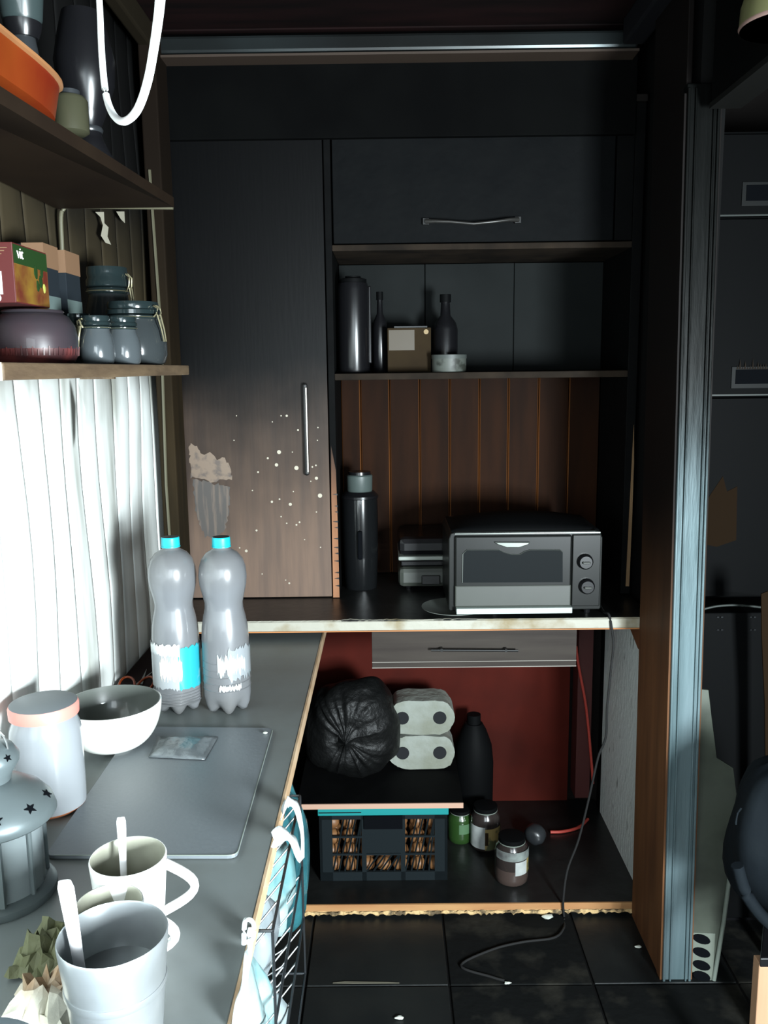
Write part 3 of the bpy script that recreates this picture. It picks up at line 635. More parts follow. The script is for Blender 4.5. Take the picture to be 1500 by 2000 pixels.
# bin bag
bcn = WY(690, 1420, CY+.17); br = .138
bcn.x = WY(690, 1420, CY+.17).x
zt_ = WY(685, 1318, CY+.2).z; cz_ = (bz1+zt_)/2; rz_ = (zt_-bz1)/2+.005
kp = WY(673, 1458, bcn.y-br); vs = []; fs = []; n, m = 120, 34; rg = random.Random(4)
ph = [rg.uniform(0, 6.28) for _ in range(12)]
for j in range(m+1):
    t = PI*(j/m)**.9                      # 0 = knot facing the room
    k_ = max(0, 1-t/1.5)**1.3
    for i in range(n):
        a = 2*PI*i/n
        w_ = a+.35*math.sin(2*a+ph[5])+.25*t*math.sin(3*a+ph[6])
        crease = -abs(math.sin(6.5*w_+ph[0]))**.6*.55-abs(math.sin(9*w_+ph[1]+.6*t))**.7*.35
        fade = math.exp(-((t-.5)/.55)**2)
        R = 1+.11*fade*(crease+.45)+.035*math.sin(3*a+ph[2]+t)*math.sin(t)+.022*math.sin(5*t+4*a+ph[3])*math.sin(t)+.016*math.sin(11*a+4*t+ph[4])*math.sin(t)
        dep = math.cos(t)*(.92-.16*math.exp(-(t/.35)**2)+.30*math.exp(-(t/.07)**2))
        ca_, sa_ = math.copysign(abs(math.cos(a))**.82, math.cos(a)), math.copysign(abs(math.sin(a))**.82, math.sin(a)); R *= 1+.03*math.sin(2*a+1.1)+.02*math.sin(5*a+2.5)
        x_ = bcn.x+br*1.0*math.sin(t)**.85*ca_*R+(kp.x-bcn.x)*k_
        z_ = cz_+rz_*.96*math.sin(t)**.8*sa_*R+(kp.z-cz_)*k_
        vs.append((x_, bcn.y-br*.85*dep*(1+.10*fade*(crease+.4)), max(bz1+.001, z_)))
for j in range(m):
    for i in range(n): k = (i+1) % n; fs.append((j*n+i, (j+1)*n+i, (j+1)*n+k, j*n+k))
g = G().vf(vs, fs); bmesh.ops.remove_doubles(g.b, verts=g.b.verts, dist=1e-5)
o = g.make('rubbish_bag', m_bagblk, smooth=60); tag(o, 'full black rubbish bag with gathered knot facing the room under the worktop', 'rubbish bag')
# paper roll packs
RY = CY+.20
def pack(label, p0, p1, zlo, zhi, seed, tilt):
    cxs = (WY(786, 1430, RY).x, WY(859, 1430, RY).x)
    xa = WY(p0, 1430, RY).x; xb = WY(p1, 1430, RY).x; h = zhi-zlo; r = min(h/2-.003, .046)
    o = thing('paper_roll_pack', label, 'paper roll pack', ((xa+xb)/2, RY+.05, zlo))
    for cx in cxs:
        ro = G().tube([(cx, RY, zlo+h/2), (cx, RY+.10, zlo+h/2)], r, 24).make('paper_roll', m_roll, o, smooth=40)
        G().tube([(cx, RY-.0015, zlo+h/2), (cx, RY+.001, zlo+h/2)], r*.42, 20).make('core', m_core, ro)
    rg = random.Random(seed); poly = []
    for i in range(40):
        a = 2*PI*i/40; ca, sa = math.cos(a), math.sin(a)
        poly.append(((xa+xb)/2+(xb-xa)/2*math.copysign(abs(ca)**.45, ca)*1.01, RY-.0008, zlo+h/2+h/2*math.copysign(abs(sa)**.55, sa)*(1+rg.uniform(-.06, .02))))
    w_ = G().prism(poly, (0, .003, 0)).make('film_end', m_roll, o)
    w2 = G(); ring = [Vector(q)+Vector((0, .003, 0)) for q in poly]; n = len(ring)
    w2.vf(ring+[q+Vector((0, .10, 0)) for q in ring], [(i, (i+1) % n, n+(i+1) % n, n+i) for i in range(n)]).make('film_wrap', m_film, o, smooth=50)
    for cx in cxs: G().tube([(cx, RY-.003, zlo+h/2), (cx, RY-.0006, zlo+h/2)], r*.44, 20).make('core_opening', m_core, o)
    return o
zA = bz1+.001; zB = WY(830, 1436, RY).z; zC = WY(830, 1368, RY).z
if zB < zA+.05: zB = zA+.075
pack('lower of two film-wrapped white paper roll packs beside the bin bag', 768, 884, zA, zB-.001, 1, 0)
pack('upper of two film-wrapped white paper roll packs beside the bin bag', 766, 882, zB+.001, zC, 6, 0)
# black canister
Y = CY+.34; q = WY(922, 1500, Y); ht = WY(922, 1395, Y).z-bz
o = thing('canister', 'dark plastic canister barely visible against the red back panel', 'canister', (q.x+.005, Y, bz+.0005))
G().lathe([(.055, 0), (.062, .01), (.064, ht*.55), (.058, ht*.72), (.040, ht*.86), (.028, ht*.92), (0, ht*.92)], n=24).make('body', m_gloss, o, smooth=50, world=False)
G().lathe([(.022, ht*.92), (.022, ht), (0, ht)], n=16).make('cap', m_gloss, o, smooth=40, world=False)
def jar(label, px, pyb, pyt, wpx, glass, low, lidm, lab=None, off=0):
    b = WZ(px, pyb, bz); r = wpx/2*(b-EYE).dot(fw)/F; Y = b.y+r; c = WY(px, (pyb+pyt)/2, Y); ht = WY(px, pyt, Y).z-bz
    o = thing('glass_jar', label, 'jar', (c.x+off, Y, bz+.0005))
    G().lathe([(r*.85, 0), (r*.97, .006), (r, .02), (r, ht*.36)], n=28).make('lower_body', low, o, smooth=50, world=False)
    G().lathe([(r, ht*.36), (r, ht*.68), (r*.93, ht*.78), (r*.74, ht*.87), (r*.74, ht*.90)], n=28).make('body', glass, o, smooth=50, world=False)
    G().lathe([(r*.76, ht*.875), (r*.80, ht*.88), (r*.80, ht), (r*.7, ht+.001), (0, ht+.001)], n=28).make('lid', lidm, o, smooth=40, world=False)
    G().lathe([(r*.81, ht*.885), (r*.81, ht*.905)], n=28).make('lid_rim', m_plasticedge, o, world=False)
    return o, r, ht
def wraplab(o, r, a0, a1, z0, z1, m, nm='label', jag=0, seed=1):
    vs = []; n = 14 if not jag else 36; rj = random.Random(seed); dz_ = z1-z0
    for i in range(n+1):
        a = math.radians(a0+(a1-a0)*i/n)
        for z in (z0+jag*dz_*rj.random(), z1-jag*dz_*rj.random()): vs.append(((r+.0008)*math.sin(a), -(r+.0008)*math.cos(a), z))
    return G().vf(vs, [(2*i, 2*i+2, 2*i+3, 2*i+1) for i in range(n)]).make(nm, m, o, smooth=60, world=False)
o, r, ht = jar('green glass jar half hidden between the crate and the labelled jars', 899, 1652, 1578, 50, m_greenglass, m_greenglass, m_gloss)
wraplab(o, r, -10, 45, ht*.35, ht*.65, mat('green_label', (0.072, 0.15, 0.072), .5))
o, r, ht = jar('dark jar with pale and ochre label standing behind the other jar', 948, 1668, 1572, 58, m_brownglass, m_brownglass, m_gloss)
wraplab(o, r, -85, -8, ht*.10, ht*.62, m_labelw); wraplab(o, r, -8, 85, ht*.08, ht*.58, m_labelo)
G().box(-.006, .004, -r-.002, -r, ht*.2, ht*.5).make('label_print', m_tan, o, world=False)
o, r, ht = jar('dark lidded jar with small white label, nearest of the cabinet jars', 999, 1736, 1632, 66, m_brownglass, m_brownlow, m_gloss)
wraplab(o, r, -70, 80, ht*.60, ht*.80, mat('torn_foil_band', (.26, .30, .28), .4, col2=(.08, .08, .08), scale=20))
wraplab(o, r, 5, 52, ht*.28, ht*.58, m_labelw); wraplab(o, r, 52, 85, ht*.28, ht*.6, m_labelo)
Y = CY+.18; q = WZ(1045, 1648, bz); o = G().blob((q.x, q.y, bz+.033), (.034, .034, .032), .08, 8).make('crumpled_bundle', m_darkgrey, smooth=60); tag(o, 'small round dark bundle right of the jars in the base cabinet', 'bundle')
# cables
def smoothpath(P, k=6):
    out = []
    for i in range(len(P)-1):
        p0, p1, p2, p3 = P[max(i-1, 0)], P[i], P[i+1], P[min(i+2, len(P)-1)]
        for j in range(k):
            t = j/k; out.append(.5*((2*p1)+(p2-p0)*t+(2*p0-5*p1+4*p2-p3)*t*t+(3*p1-p0-3*p2+p3)*t**3))
    out.append(P[-1]); return out
P_ = [WY(1170, 1185, TY+.1), WZ(1180, 1196, WTZ+.004), WY(1189, 1203, WTY+.006)+Vector((0, 0, .004)), WY(1194, 1222, WTY-.008)] + [WY(x, y, WTY-.010) for x, y in ((1198, 1260), (1193, 1310), (1186, 1380), (1183, 1440), (1168, 1480), (1150, 1560), (1130, 1640), (1108, 1700), (1100, 1760))] + [WY(1102, 1795, WTY-.014), WZ(1100, 1815, .004), WZ(1080, 1832, .004), WZ(1020, 1840, .004), WZ(960, 1855, .004), WZ(900, 1886, .004), WZ(960, 1908, .004), WZ(985, 1915, .004)]
P_[0].z = WTZ+.004
o = G().tube(smoothpath(P_), .0032, 8).make('power_cord', mat('black_cord', (.022, .022, .022), .4), smooth=60); tag(o, 'black power cord hanging from the toaster oven down to the floor', 'cord')
Y = BWY-.115
P_ = [WY(x, y, Y) for x, y in ((1125, 1262), (1130, 1300), (1143, 1370), (1150, 1430), (1156, 1500), (1158, 1530))]
o = G().tube(smoothpath(P_), .0045, 8).make('red_cable', m_redcable, smooth=60); tag(o, 'thin red cable hanging down the right rear corner under the worktop', 'cable')
P_ = [WZ(x, y, bz+.006) for x, y in ((1075, 1625), (1100, 1624), (1130, 1616), (1148, 1600))]
o = G().tube(smoothpath(P_), .005, 8).make('red_cable', m_redcable, smooth=60); tag(o, 'short piece of red cable lying on the cabinet floor right of the jars', 'cable')

# ---------------------------------------------------------------- left counter: things
# cutting board
q = [WZ(x, y, CZ+.001) for x, y in ((262, 1424), (534, 1427), (463, 1678), (88, 1678))]
g = G(); pts = []
for i in range(4):
    p, c, n_ = q[i-1], q[i], q[(i+1) % 4]; rr = .014
    u = (p-c).normalized()*rr; v = (n_-c).normalized()*rr
    for t in (0, .25, .5, .75, 1): pts.append(c+u*(1-t)**2+v*t*t)
cb = g.prism(pts, (0, 0, .006)).make('cutting_board', m_board, bevel=.0012); tag(cb, 'thin dark grey cutting board with rounded corners on the side counter', 'cutting board')
e = G().tube([pts[10+0]+Vector((0, 0, .006))]+[pts[k]+Vector((0, 0, .006)) for k in (11, 12, 13, 14)]+[pts[15]+Vector((0, 0, .006))], .0009, 6).make('rim_highlight', m_plasticedge, cb, world=False)
e2 = G().tube([pts[10]+Vector((0, 0, .006)), pts[9]+Vector((0, 0, .006))], .0008, 6).make('rim_highlight', m_plasticedge, cb, world=False)
BT = CZ+.0075
# sachet
q = [WZ(x, y, BT) for x, y in ((308, 1440), (426, 1440), (400, 1485), (290, 1480))]
vs = []; fs = []; n = 12
for j in range(n+1):
    for i in range(n+1):
        u, v = i/n, j/n; p = q[0].lerp(q[1], u).lerp(q[3].lerp(q[2], u), v)
        e_ = min(u, 1-u, v, 1-v); p = p+Vector((0, 0, .001+.009*min(1, e_*5)+.0012*math.sin(u*23+v*5)*(e_ > .05))); vs.append(p)
for j in range(n):
    for i in range(n): a = j*(n+1)+i; fs.append((a, a+1, a+n+2, a+n+1))
o = G().vf(vs, fs).make('sachet', m_sachet, smooth=70, solid=.001); tag(o, 'grey foil sachet lying on the cutting board beside the bowl', 'sachet')
q = WZ(518, 1433, BT); o = G().blob((q.x, q.y, BT+.002), (.005, .004, .002), .2, 1, 10).make('crumb', m_debris, smooth=60); tag(o, 'white crumb on the back right corner of the cutting board', 'crumb')
# bowl
b = WZ(224, 1466, CZ); bx = thing('bowl', 'white round bowl with smoke-grey inside on the side counter', 'bowl', (b.x, b.y, BT))
rz = .090; bh = .088; rg = None
po = [(.030, 0), (.034, .001), (.036, .004)]; n = 14
for i in range(n+1):
    t = i/n; po.append((.034+(rz-.034)*math.sin(t*PI/2)**.85, .004+(bh-.004)*(1-math.cos(t*PI/2))**.9))
G().lathe(po+[(rz-.0015, bh+.001)], n=56, open=True).make('outer_shell', m_bowlout, bx, smooth=60, world=False)
pi_ = [(0, .009)]
for i in range(1, n+1):
    t = i/n; pi_.append((.0315+(rz-.035)*math.sin(t*PI/2)**.85 if i else 0, .008+(bh-.007)*(1-math.cos(t*PI/2))**.9))
G().lathe(pi_+[(rz-.0015, bh+.001)], n=56, open=True).make('inner_surface', m_bowlin, bx, smooth=60, world=False)
# big jar with pink lid
b = WZ(86, 1574, CZ); jb = thing('storage_jar', 'large smoke-filmed glass jar with pink-rimmed lid beside the white bowl', 'jar', (b.x, b.y, CZ+.0005))
ht = WY(75, 1372, b.y).z-CZ; r = .056
jb.location.x = max(b.x, WLX+r+.004)
G().lathe([(r*.8, 0), (r*.95, .003), (r*.99, .007)], n=36).make('residue_ring', m_orangebase, jb, smooth=60, world=False)
G().lathe([(r*.99, .007), (r, .03), (r, ht*.70), (r*.97, ht*.78), (r*.87, ht*.86), (r*.83, ht*.90)], n=36).make('glass_body', m_jarglass, jb, smooth=60, world=False)
G().lathe([(r*.86, .01), (r*.9, .012), (r*.9, ht*.42), (r*.5, ht*.55), (0, ht*.50)], n=28).make('contents', m_jarfill, jb, smooth=60, world=False)
G().lathe([(r*.90, ht*.885), (r*.96, ht*.89), (r*.97, ht*.975), (r*.93, ht)], n=36).make('lid_rim', m_pinklid, jb, smooth=40, world=False)
G().lathe([(r*.93, ht), (r*.90, ht+.001), (0, ht+.0005)], n=36).make('lid_top', m_lidtop, jb, smooth=40, world=False)
# lantern
b = WZ(2, 1748, CZ); r = .069
ln = thing('lantern', 'grey metal tealight lantern with star-pierced dome at the left edge', 'lantern', (b.x, b.y, CZ+.0005))
ht = WY(15, 1452, b.y).z-CZ; print('lantern', b, ht)
G().lathe([(r*1.02, 0), (r*1.06, .004), (r*1.06, .012), (r*.95, .018), (0, .018)], n=36).make('base', m_lantern, ln, smooth=40, world=False)
G().lathe([(r*.86, .018), (r*.86, ht*.52)], n=36).make('glass_wall', m_lglass, ln, smooth=40, world=False)
for k in range(6):
    a = k*PI/3+.62; x_, y_ = r*.90*math.cos(a), r*.90*math.sin(a)
    G().tube([(x_, y_, .016), (x_, y_, ht*.54)], .0035, 8).make('bar', m_lantern, ln, world=False)
G().lathe([(r*1.12, ht*.52), (r*1.16, ht*.535), (r*1.10, ht*.60), (r*.92, ht*.67), (r*.62, ht*.735), (r*.40, ht*.76)], n=40).make('dome', m_lantern, ln, smooth=60, world=False)
G().lathe([(r*.36, ht*.755), (r*.40, ht*.80), (r*.55, ht*.88), (r*.56, ht*.91), (r*.45, ht*.97), (r*.2, ht), (0, ht)], n=32).make('chimney_cap', m_lantern, ln, smooth=60, world=False)
def star(g, c, nrm, s):
    nrm = Vector(nrm).normalized(); u = nrm.cross(Vector((0, 0, 1))).normalized(); v = u.cross(nrm); P = []
    for i in range(10):
        rr = s if i % 2 == 0 else s*.42; a = PI/2+i*PI/5; P.append(Vector(c)+u*math.cos(a)*rr+v*math.sin(a)*rr)
    g.prism(P, nrm*.0012)
for ang in (-125, -95, -62, -25, 10):
    a = math.radians(ang); rr = r*1.0; g = G(); star(g, (rr*math.cos(a), rr*math.sin(a), ht*.643), (math.cos(a)*.62, math.sin(a)*.62, .78), .0085); g.make('star_hole', m_hole, ln, world=False)
for ang in (-80, -25):
    a = math.radians(ang); g = G(); star(g, (r*.515*math.cos(a), r*.515*math.sin(a), ht*.935), (math.cos(a)*.8, math.sin(a)*.8, .6), .0055); g.make('star_hole', m_hole, ln, world=False)
hh_ = [Vector((r*.42*math.cos(t)+0, -.005, ht*.97+.035*math.sin(t))) for t in [PI*i/12 for i in range(13)]]
G().tube(hh_, .0012, 6).make('bail_handle', m_dull, ln, world=False)
G().box(-.020, .032, -r*.93, -r*.90, .022, ht*.49).make('glass_door', m_lglass, ln, world=False)
G().box(.030, .036, -r*.96, -r*.88, .022, ht*.50).make('door_hinge', m_lantern, ln, world=False)
# mugs
def lathe_cup(o, r1, r0, h, mo, mi, th=.003, waist=None):
    prof = [(r0*.85, 0), (r0*.97, .002), (r0, .006)]
    for i in range(1, 9):
        t = i/8; rr = r0+(r1-r0)*t; prof.append((rr, .006+(h-.008)*t))
    G().lathe(prof+[(r1-.001, h), (r1-th*.6, h)], n=44, open=True).make('wall', mo, o, smooth=50, world=False)
    ins = [(0, .008), (r0-th, .008)]+[((r0+(r1-r0)*i/8)-th, .010+(h-.012)*i/8) for i in range(1, 9)]+[(r1-th*.6, h)]
    G().lathe(ins, n=44, open=True).make('inside', mi, o, smooth=50, world=False)
def mug_handle(o, r1, r0, h, ang, m, out=.038, th=.0055):
    P = []
    for i in range(13):
        t = i/12; a = PI*(t-.5); rad = r1*.97*(1-t)+(r0+(r1-r0)*.3)*t
        P.append(Vector(((rad-.001)+out*math.cos(a)*(1.0), 0, h*(.88-.66*t)+.0*math.sin(a))))
    P = [Matrix.Rotation(ang, 3, 'Z') @ p for p in P]
    G().tube(P, th, 10, flat=1.5, axis=(-math.sin(ang), math.cos(ang), 0)).make('handle', m, o, smooth=60, world=False)
def spoon(parent_loc, ptop, pbot, label, m=m_spoon, w=.0062):
    o = G(); P = [Vector(ptop).lerp(Vector(pbot), t) for t in (0, .04, .15, .4, .75, .85, .92, 1)]
    o.tube(P, [w*.75, w, w*.95, w*.75, w*.6, w*1.5, w*2.0, w*1.0], 10, flat=.35, axis=(0, 1, .3))
    o = o.make('spoon', m, smooth=60); return tag(o, label, 'spoon')
mh = .10
p1 = WZ(250, 1672, CZ+mh); r1 = .0475
o = thing('mug', 'white mug with spoon standing farthest back of the three cups', 'mug', (p1.x, p1.y, CZ+.0008))
lathe_cup(o, r1, .040, mh, m_mug, m_mugin); mug_handle(o, r1, .040, mh, .05, m_mug)
ta = WY(236, 1596, p1.y+.026)
spoon(None, ta, (p1.x-.004, p1.y-.012, CZ+.018), 'white spoon standing in the white mug')
p2 = WZ(215, 1760, CZ+.088); p2.y -= .004
o = thing('mug', 'grey stained mug between the white mug and the metal tumbler', 'mug', (p2.x, p2.y, CZ+.0005))
lathe_cup(o, .0395, .036, .088, mat('stained_grey_mug', (0.144, 0.153, 0.1485), .3, coat=.3), m_mugin); mug_handle(o, .0395, .036, .088, -.05, m_mug, out=.040)
h3 = .145; p3 = WZ(220, 1822, CZ+h3); r3 = .0545
o = thing('metal_tumbler', 'tall tapering metal tumbler, nearest of the three cups', 'tumbler', (p3.x, p3.y, CZ+.0005))
lathe_cup(o, r3, .041, h3, m_cupm, m_cupm, .002)
G().lathe([(.0497, h3*.60), (.0512, h3*.63), (.0505, h3*.66)], n=44).make('raised_band', m_cupm, o, smooth=60, world=False)
print('mugs', p1, p2, p3)
ta = WY(126, 1720, p3.y+.0); spoon(None, ta, (p3.x-.026, p3.y-.004, CZ+.018), 'white spoon leaning out of the tall metal tumbler', w=.0085)
# bottles
def make_bottle(px, label, kind):
    b = WZ(px, 1385, CZ); ht = WY(px, 1048, b.y).z-CZ; s = (b-EYE).dot(fw)/F; zz = lambda py: (1398-py)/(1398-1048)*ht
    o = thing('water_bottle', label, 'bottle', (b.x, b.y, CZ+.0005))
    pr = [(30, 1398), (38, 1393), (43, 1380), (45.5, 1362), (45.5, 1300), (45, 1250), (43.5, 1225), (40, 1205), (36.5, 1190), (36, 1178), (39, 1164), (44, 1142), (45.5, 1125), (44, 1108), (39, 1092), (30, 1080), (20, 1074), (15, 1070), (14, 1062)]
    def mod(r, z, a):
        f = max(0, 1-z/.05); lobe = .5+.5*math.cos(5*a+.4)
        return r*(1-.22*f*(1-lobe)), z+.014*f*(1-lobe)*(1 if z < .03 else .4)
    G().lathe([(r*s, zz(p)) for r, p in pr], n=50, mod=mod).make('body', m_bottle, o, smooth=60, world=False)
    for k in range(5):
        zk = zz(1290+k*14) if kind == 2 else zz(1350+k*6)
        G().lathe([(45.7*s, zk-.001), (46.3*s, zk), (45.7*s, zk+.001)], n=40).make('rib', m_bottle, o, smooth=60, world=False)
    G().lathe([(18*s, zz(1068)), (18*s, zz(1066))], n=24).make('neck_ring', m_cap, o, world=False)
    cp_ = G().lathe([(17*s, zz(1067)), (17.5*s, zz(1064)), (17*s, zz(1050)), (16*s, zz(1048.5))], n=24).make('cap', m_cap, o, smooth=30, world=False)
    G().lathe([(16*s, zz(1048.5)), (0, zz(1048))], n=24).make('cap_top', m_captop, o, world=False)
    r = 45.8*s
    if kind == 1:
        wraplab(o, r, 18, 150, zz(1345), zz(1256), mat('teal_label', (.02, .30, .36), .3, col2=(.30, .46, .48), scale=14, thr=(.55, .68), coat=.4), 'label_side', .06, 2)
        wraplab(o, r, -95, 18, zz(1345), zz(1262), m_lab1, 'label_front', .1, 3)
        wraplab(o, r+.0004, -85, 22, zz(1277), zz(1248), m_lab2, 'label_torn_top', .28, 4)
        wraplab(o, r+.0006, -28, 26, zz(1326), zz(1272), mat('cream_print', (.70, .64, .56), .4, col2=(.30, .31, .31), scale=16, thr=(.5, .62)), 'label_print', .30, 5)
    else:
        wraplab(o, r, 15, 140, zz(1330), zz(1252), m_lab3, 'label', .2, 6)
        wraplab(o, r+.0004, -10, 60, zz(1318), zz(1268), mat('torn_label_film', (.42, .48, .48), .25, col2=(.25, .27, .28), scale=13, thr=(.48, .58), coat=.6), 'label_remnant', .4, 7)
        wraplab(o, r+.0004, -8, 45, zz(1346), zz(1330), m_lab2, 'label_print', .45, 8)
    return o
make_bottle(350, 'left of two smoke-grey plastic water bottles with teal cap and torn teal label', 1)
make_bottle(446, 'right of two smoke-grey plastic water bottles with teal cap and faded label', 2)
# scissors
o = thing('scissors', 'pair of scissors with orange-red looped handles behind the bowl', 'scissors', tuple(WZ(265, 1345, CZ+.003)))
for i, (px, rot) in enumerate(((248, .25), (284, -.2))):
    c = WZ(px, 1343, CZ+.006); P = []
    for k in range(21):
        a = 2*PI*k/20; v = Matrix.Rotation(rot, 3, 'Z') @ Vector((.017*math.cos(a), .026*math.sin(a), .006+.010*math.sin(a))); P.append(c+v)
    G().tube(P, .0028, 8).make('handle_loop', m_orange, o, smooth=60)
c = WZ(265, 1345, CZ+.003)
G().prism([c+Vector((-.008, .02, 0)), c+Vector((.0, .02, 0)), c+Vector((.012, .12, 0))], (0, 0, .002)).make('blade', m_dull, o)
G().prism([c+Vector((.002, .02, .002)), c+Vector((.010, .02, .002)), c+Vector((-.008, .12, .002))], (0, 0, .002)).make('blade', m_dull, o)
# crumpled wrappers bottom left
def crumple(c, rx, ry, hgt, seed, m, nm, label, cat):
    rg = random.Random(seed); vs = []; fs = []; n = 12
    for j in range(n+1):
        for i in range(n+1):
            u, v = i/n*2-1, j/n*2-1; e_ = max(0, 1-max(abs(u), abs(v)))
            vs.append((c[0]+rx*u+rg.uniform(-.1, .1)*rx, c[1]+ry*v+rg.uniform(-.1, .1)*ry, c[2]+.002+hgt*(.35+rg.random()*.65)*min(1, e_*1.8+.1)))
    for j in range(n):
        for i in range(n): a = j*(n+1)+i; fs.append((a, a+1, a+n+2, a+n+1))
    o = G().vf(vs, fs).make(nm, m, solid=.0015); return tag(o, label, cat)
c = WZ(95, 1845, CZ+.02); crumple((c.x, c.y, CZ), .036, .040, .045, 1, m_leaf, 'crumpled_paper', 'crumpled dull green paper behind the pale wrapper and left of the cups', 'paper')
c = WZ(75, 1935, CZ+.03); crumple((c.x+.01, c.y-.005, CZ), .046, .045, .05, 5, m_foil, 'crumpled_wrapper', 'crumpled pale cream wrapper left of the metal tumbler', 'wrapper')
# pot in the very corner
pcx = WZ(-60, 2040, CZ+.13)
o = thing('saucepan', 'saucepan with domed blue-grey lid cut off by the bottom left corner', 'saucepan', (pcx.x, pcx.y-.02, CZ+.0005))
G().lathe([(.075, 0), (.08, .006), (.08, .085), (.083, .088)], n=40).make('body', m_bluepot, o, smooth=40, world=False)
G().lathe([(.084, .088), (.084, .094), (.07, .115), (.04, .127), (0, .130)], n=40).make('lid', m_bluepot, o, smooth=60, world=False)

# ---------------------------------------------------------------- wire basket with bags on the counter front
rk = thing('wire_basket', 'wire basket of packaging hung on the front of the side counter', 'wire basket', (-.23, 1.25, .60))
ya, yb = 1.05, 1.42; xo, xi = -.160, -.285; zt, zm = .765, .63; zb_ = .42
for z in (zt, zm, .53, zb_):
    G().tube([(xo, ya, z), (xo, yb, z)], .0022, 6).make('rail', m_wire, rk)
for z, in ((zt,), (zb_,)):
    G().tube([(xi, ya, z), (xo, ya, z)], .0022, 6).make('rail', m_wire, rk); G().tube([(xi, yb, z), (xo, yb, z)], .0022, 6).make('rail', m_wire, rk)
n = 8
for zr_ in (zt, zm, .53):
    for i in range(n):
        y = ya+(yb-ya)*(i+.5)/n
        G().tube([(xo-.075, y-.035, zr_-.050), (xo-.03, y-.018, zr_-.030), (xo, y, zr_)], .0016, 6).make('cross_wire', m_dull, rk)
for y in (ya, yb):
    G().tube([(xo, y, zb_), (xo, y, zm), (xo, y, zt)], .0022, 6).make('wire', m_wire, rk)
    G().tube([(xi, y, zb_), (xi, y, zt)], .0022, 6).make('wire', m_wire, rk)
for y_ in (ya+.01, yb-.01):
    G().tube([(xi, y_, zt), (xi-.012, y_, zt)], .002, 6).make('hook', m_wire, rk)
def bag(c, r, seed, m, nm, label, cat, amp=.22): 
    o = G().blob(c, r, amp, seed, 28).make(nm, m, smooth=70); return tag(o, label, cat)
bag((-.226, 1.20, .655), (.052, .055, .085), 3, m_bagg, 'package', 'grey plastic package in the middle of the wire basket', 'package')
bag((-.222, 1.355, .645), (.050, .052, .10), 5, m_bagt, 'package', 'pale teal package at the far end of the wire basket', 'package')
bag((-.224, 1.095, .60), (.052, .045, .11), 9, m_bagt, 'package', 'teal and white package at the near end of the wire basket', 'package')
bag((-.222, 1.205, .50), (.055, .06, .06), 15, m_bagg, 'package', 'grey package at the bottom of the wire basket', 'package')
bag((-.212, 1.50, .60), (.056, .07, .15), 12, mat('dark_teal_bag', (.03, .14, .16), .2, col2=(.01, .03, .04), scale=8, bump=.3), 'package', 'dark teal glossy package hanging behind the far end of the basket', 'package')
# white carrier bags over the rail
def strap(P, w, nm, label, par=None):
    vs = []; fs = []; P = smoothpath([Vector(p) for p in P], 5)
    for i, p in enumerate(P):
        t = (P[min(i+1, len(P)-1)]-P[max(i-1, 0)]).normalized(); s_ = t.cross(Vector((1, .0, 0))).normalized()*w*(1+.4*math.sin(i*.7))
        vs += [p-s_, p+Vector((.004, 0, 0)), p+s_]
    for i in range(len(P)-1):
        a = i*3; fs += [(a, a+1, a+4, a+3), (a+1, a+2, a+5, a+4)]
    o = G().vf(vs, fs).make(nm, m_bagw, par, smooth=70, solid=.0015); return o if par else tag(o, label, 'bag')
Xs = -.150
cbg = thing('carrier_bag', 'white carrier bag with two loops hung over the far end of the wire basket', 'bag', (-.16, 1.35, .62))
strap([WX(548, 1592, Xs-.018), WX(562, 1566, Xs-.006), WX(580, 1580, Xs), WX(588, 1625, Xs+.002), WX(589, 1675, Xs+.002)], .010, 'carrying_loop', '', cbg)
strap([WX(530, 1640, Xs-.018), WX(556, 1630, Xs-.006), WX(575, 1650, Xs), WX(586, 1678, Xs)], .010, 'carrying_loop', '', cbg)
Xs = -.1795
o = strap([WX(489, 1812, Xs), WX(486, 1850, Xs), WX(480, 1890, Xs+.003), WX(474, 1930, Xs+.006), WX(462, 1990, Xs+.006), WX(452, 2050, Xs+.004)], .016, 'carrier_bag', 'bright white carrier bag hanging at the near end of the wire basket')
P_ = [WX(x, y, -.1760) for x, y in ((476, 1845), (478, 1802), (487, 1796), (495, 1806), (494, 1832), (484, 1840))]
o = G().tube(smoothpath(P_), .003, 8).make('plastic_hook', m_bagw, smooth=60); tag(o, 'white plastic hook clipped on the counter edge above the white bag', 'hook')

# ---------------------------------------------------------------- shelves on the left wall
LSX = -.42; LZ = 1.512
ls = thing('wall_shelf', 'rough brown wooden lower shelf carrying jars on the white wall', 'shelf', (-.5, 1.4, LZ-.02))
ye = WX(369, 716, LSX).y; yn = WX(8, 728, LSX).y
G().box(WLX-.002, LSX, yn, ye, LZ-.020, LZ).make('board', m_shelfwood, ls, bevel=.002)
G().box(WLX, LSX-.002, yn-.002, yn, LZ-.020, LZ).make('end_grain', m_shelfend, ls)
for y_ in (yn+.15, ye-.1): G().box(WLX-.002, LSX-.13, y_, y_+.012, LZ-.026, LZ-.0205).make('bracket', m_shelfwood, ls)
UZ = WX(340, 405, -.398).z; UY = WX(340, 405, -.398).y; print('upper shelf', UZ, UY)
us = thing('wall_shelf', 'dark smoky upper shelf board on the white wall', 'shelf', (-.5, 1.2, UZ))
dzn = .030*(UY-.3)/.78
G().vf([(WLX-.002, .3, UZ), (-.398, .3, UZ-dzn), (-.398, UY, UZ), (WLX-.002, UY, UZ), (WLX-.002, .3, UZ+.018), (-.398, .3, UZ+.018-dzn), (-.398, UY, UZ+.018), (WLX-.002, UY, UZ+.018)], [(0, 1, 2), (0, 2, 3), (4, 6, 5), (4, 7, 6), (0, 4, 5, 1), (1, 5, 6, 2), (2, 6, 7, 3), (3, 7, 4, 0)]).make('board', m_upshelf, us)
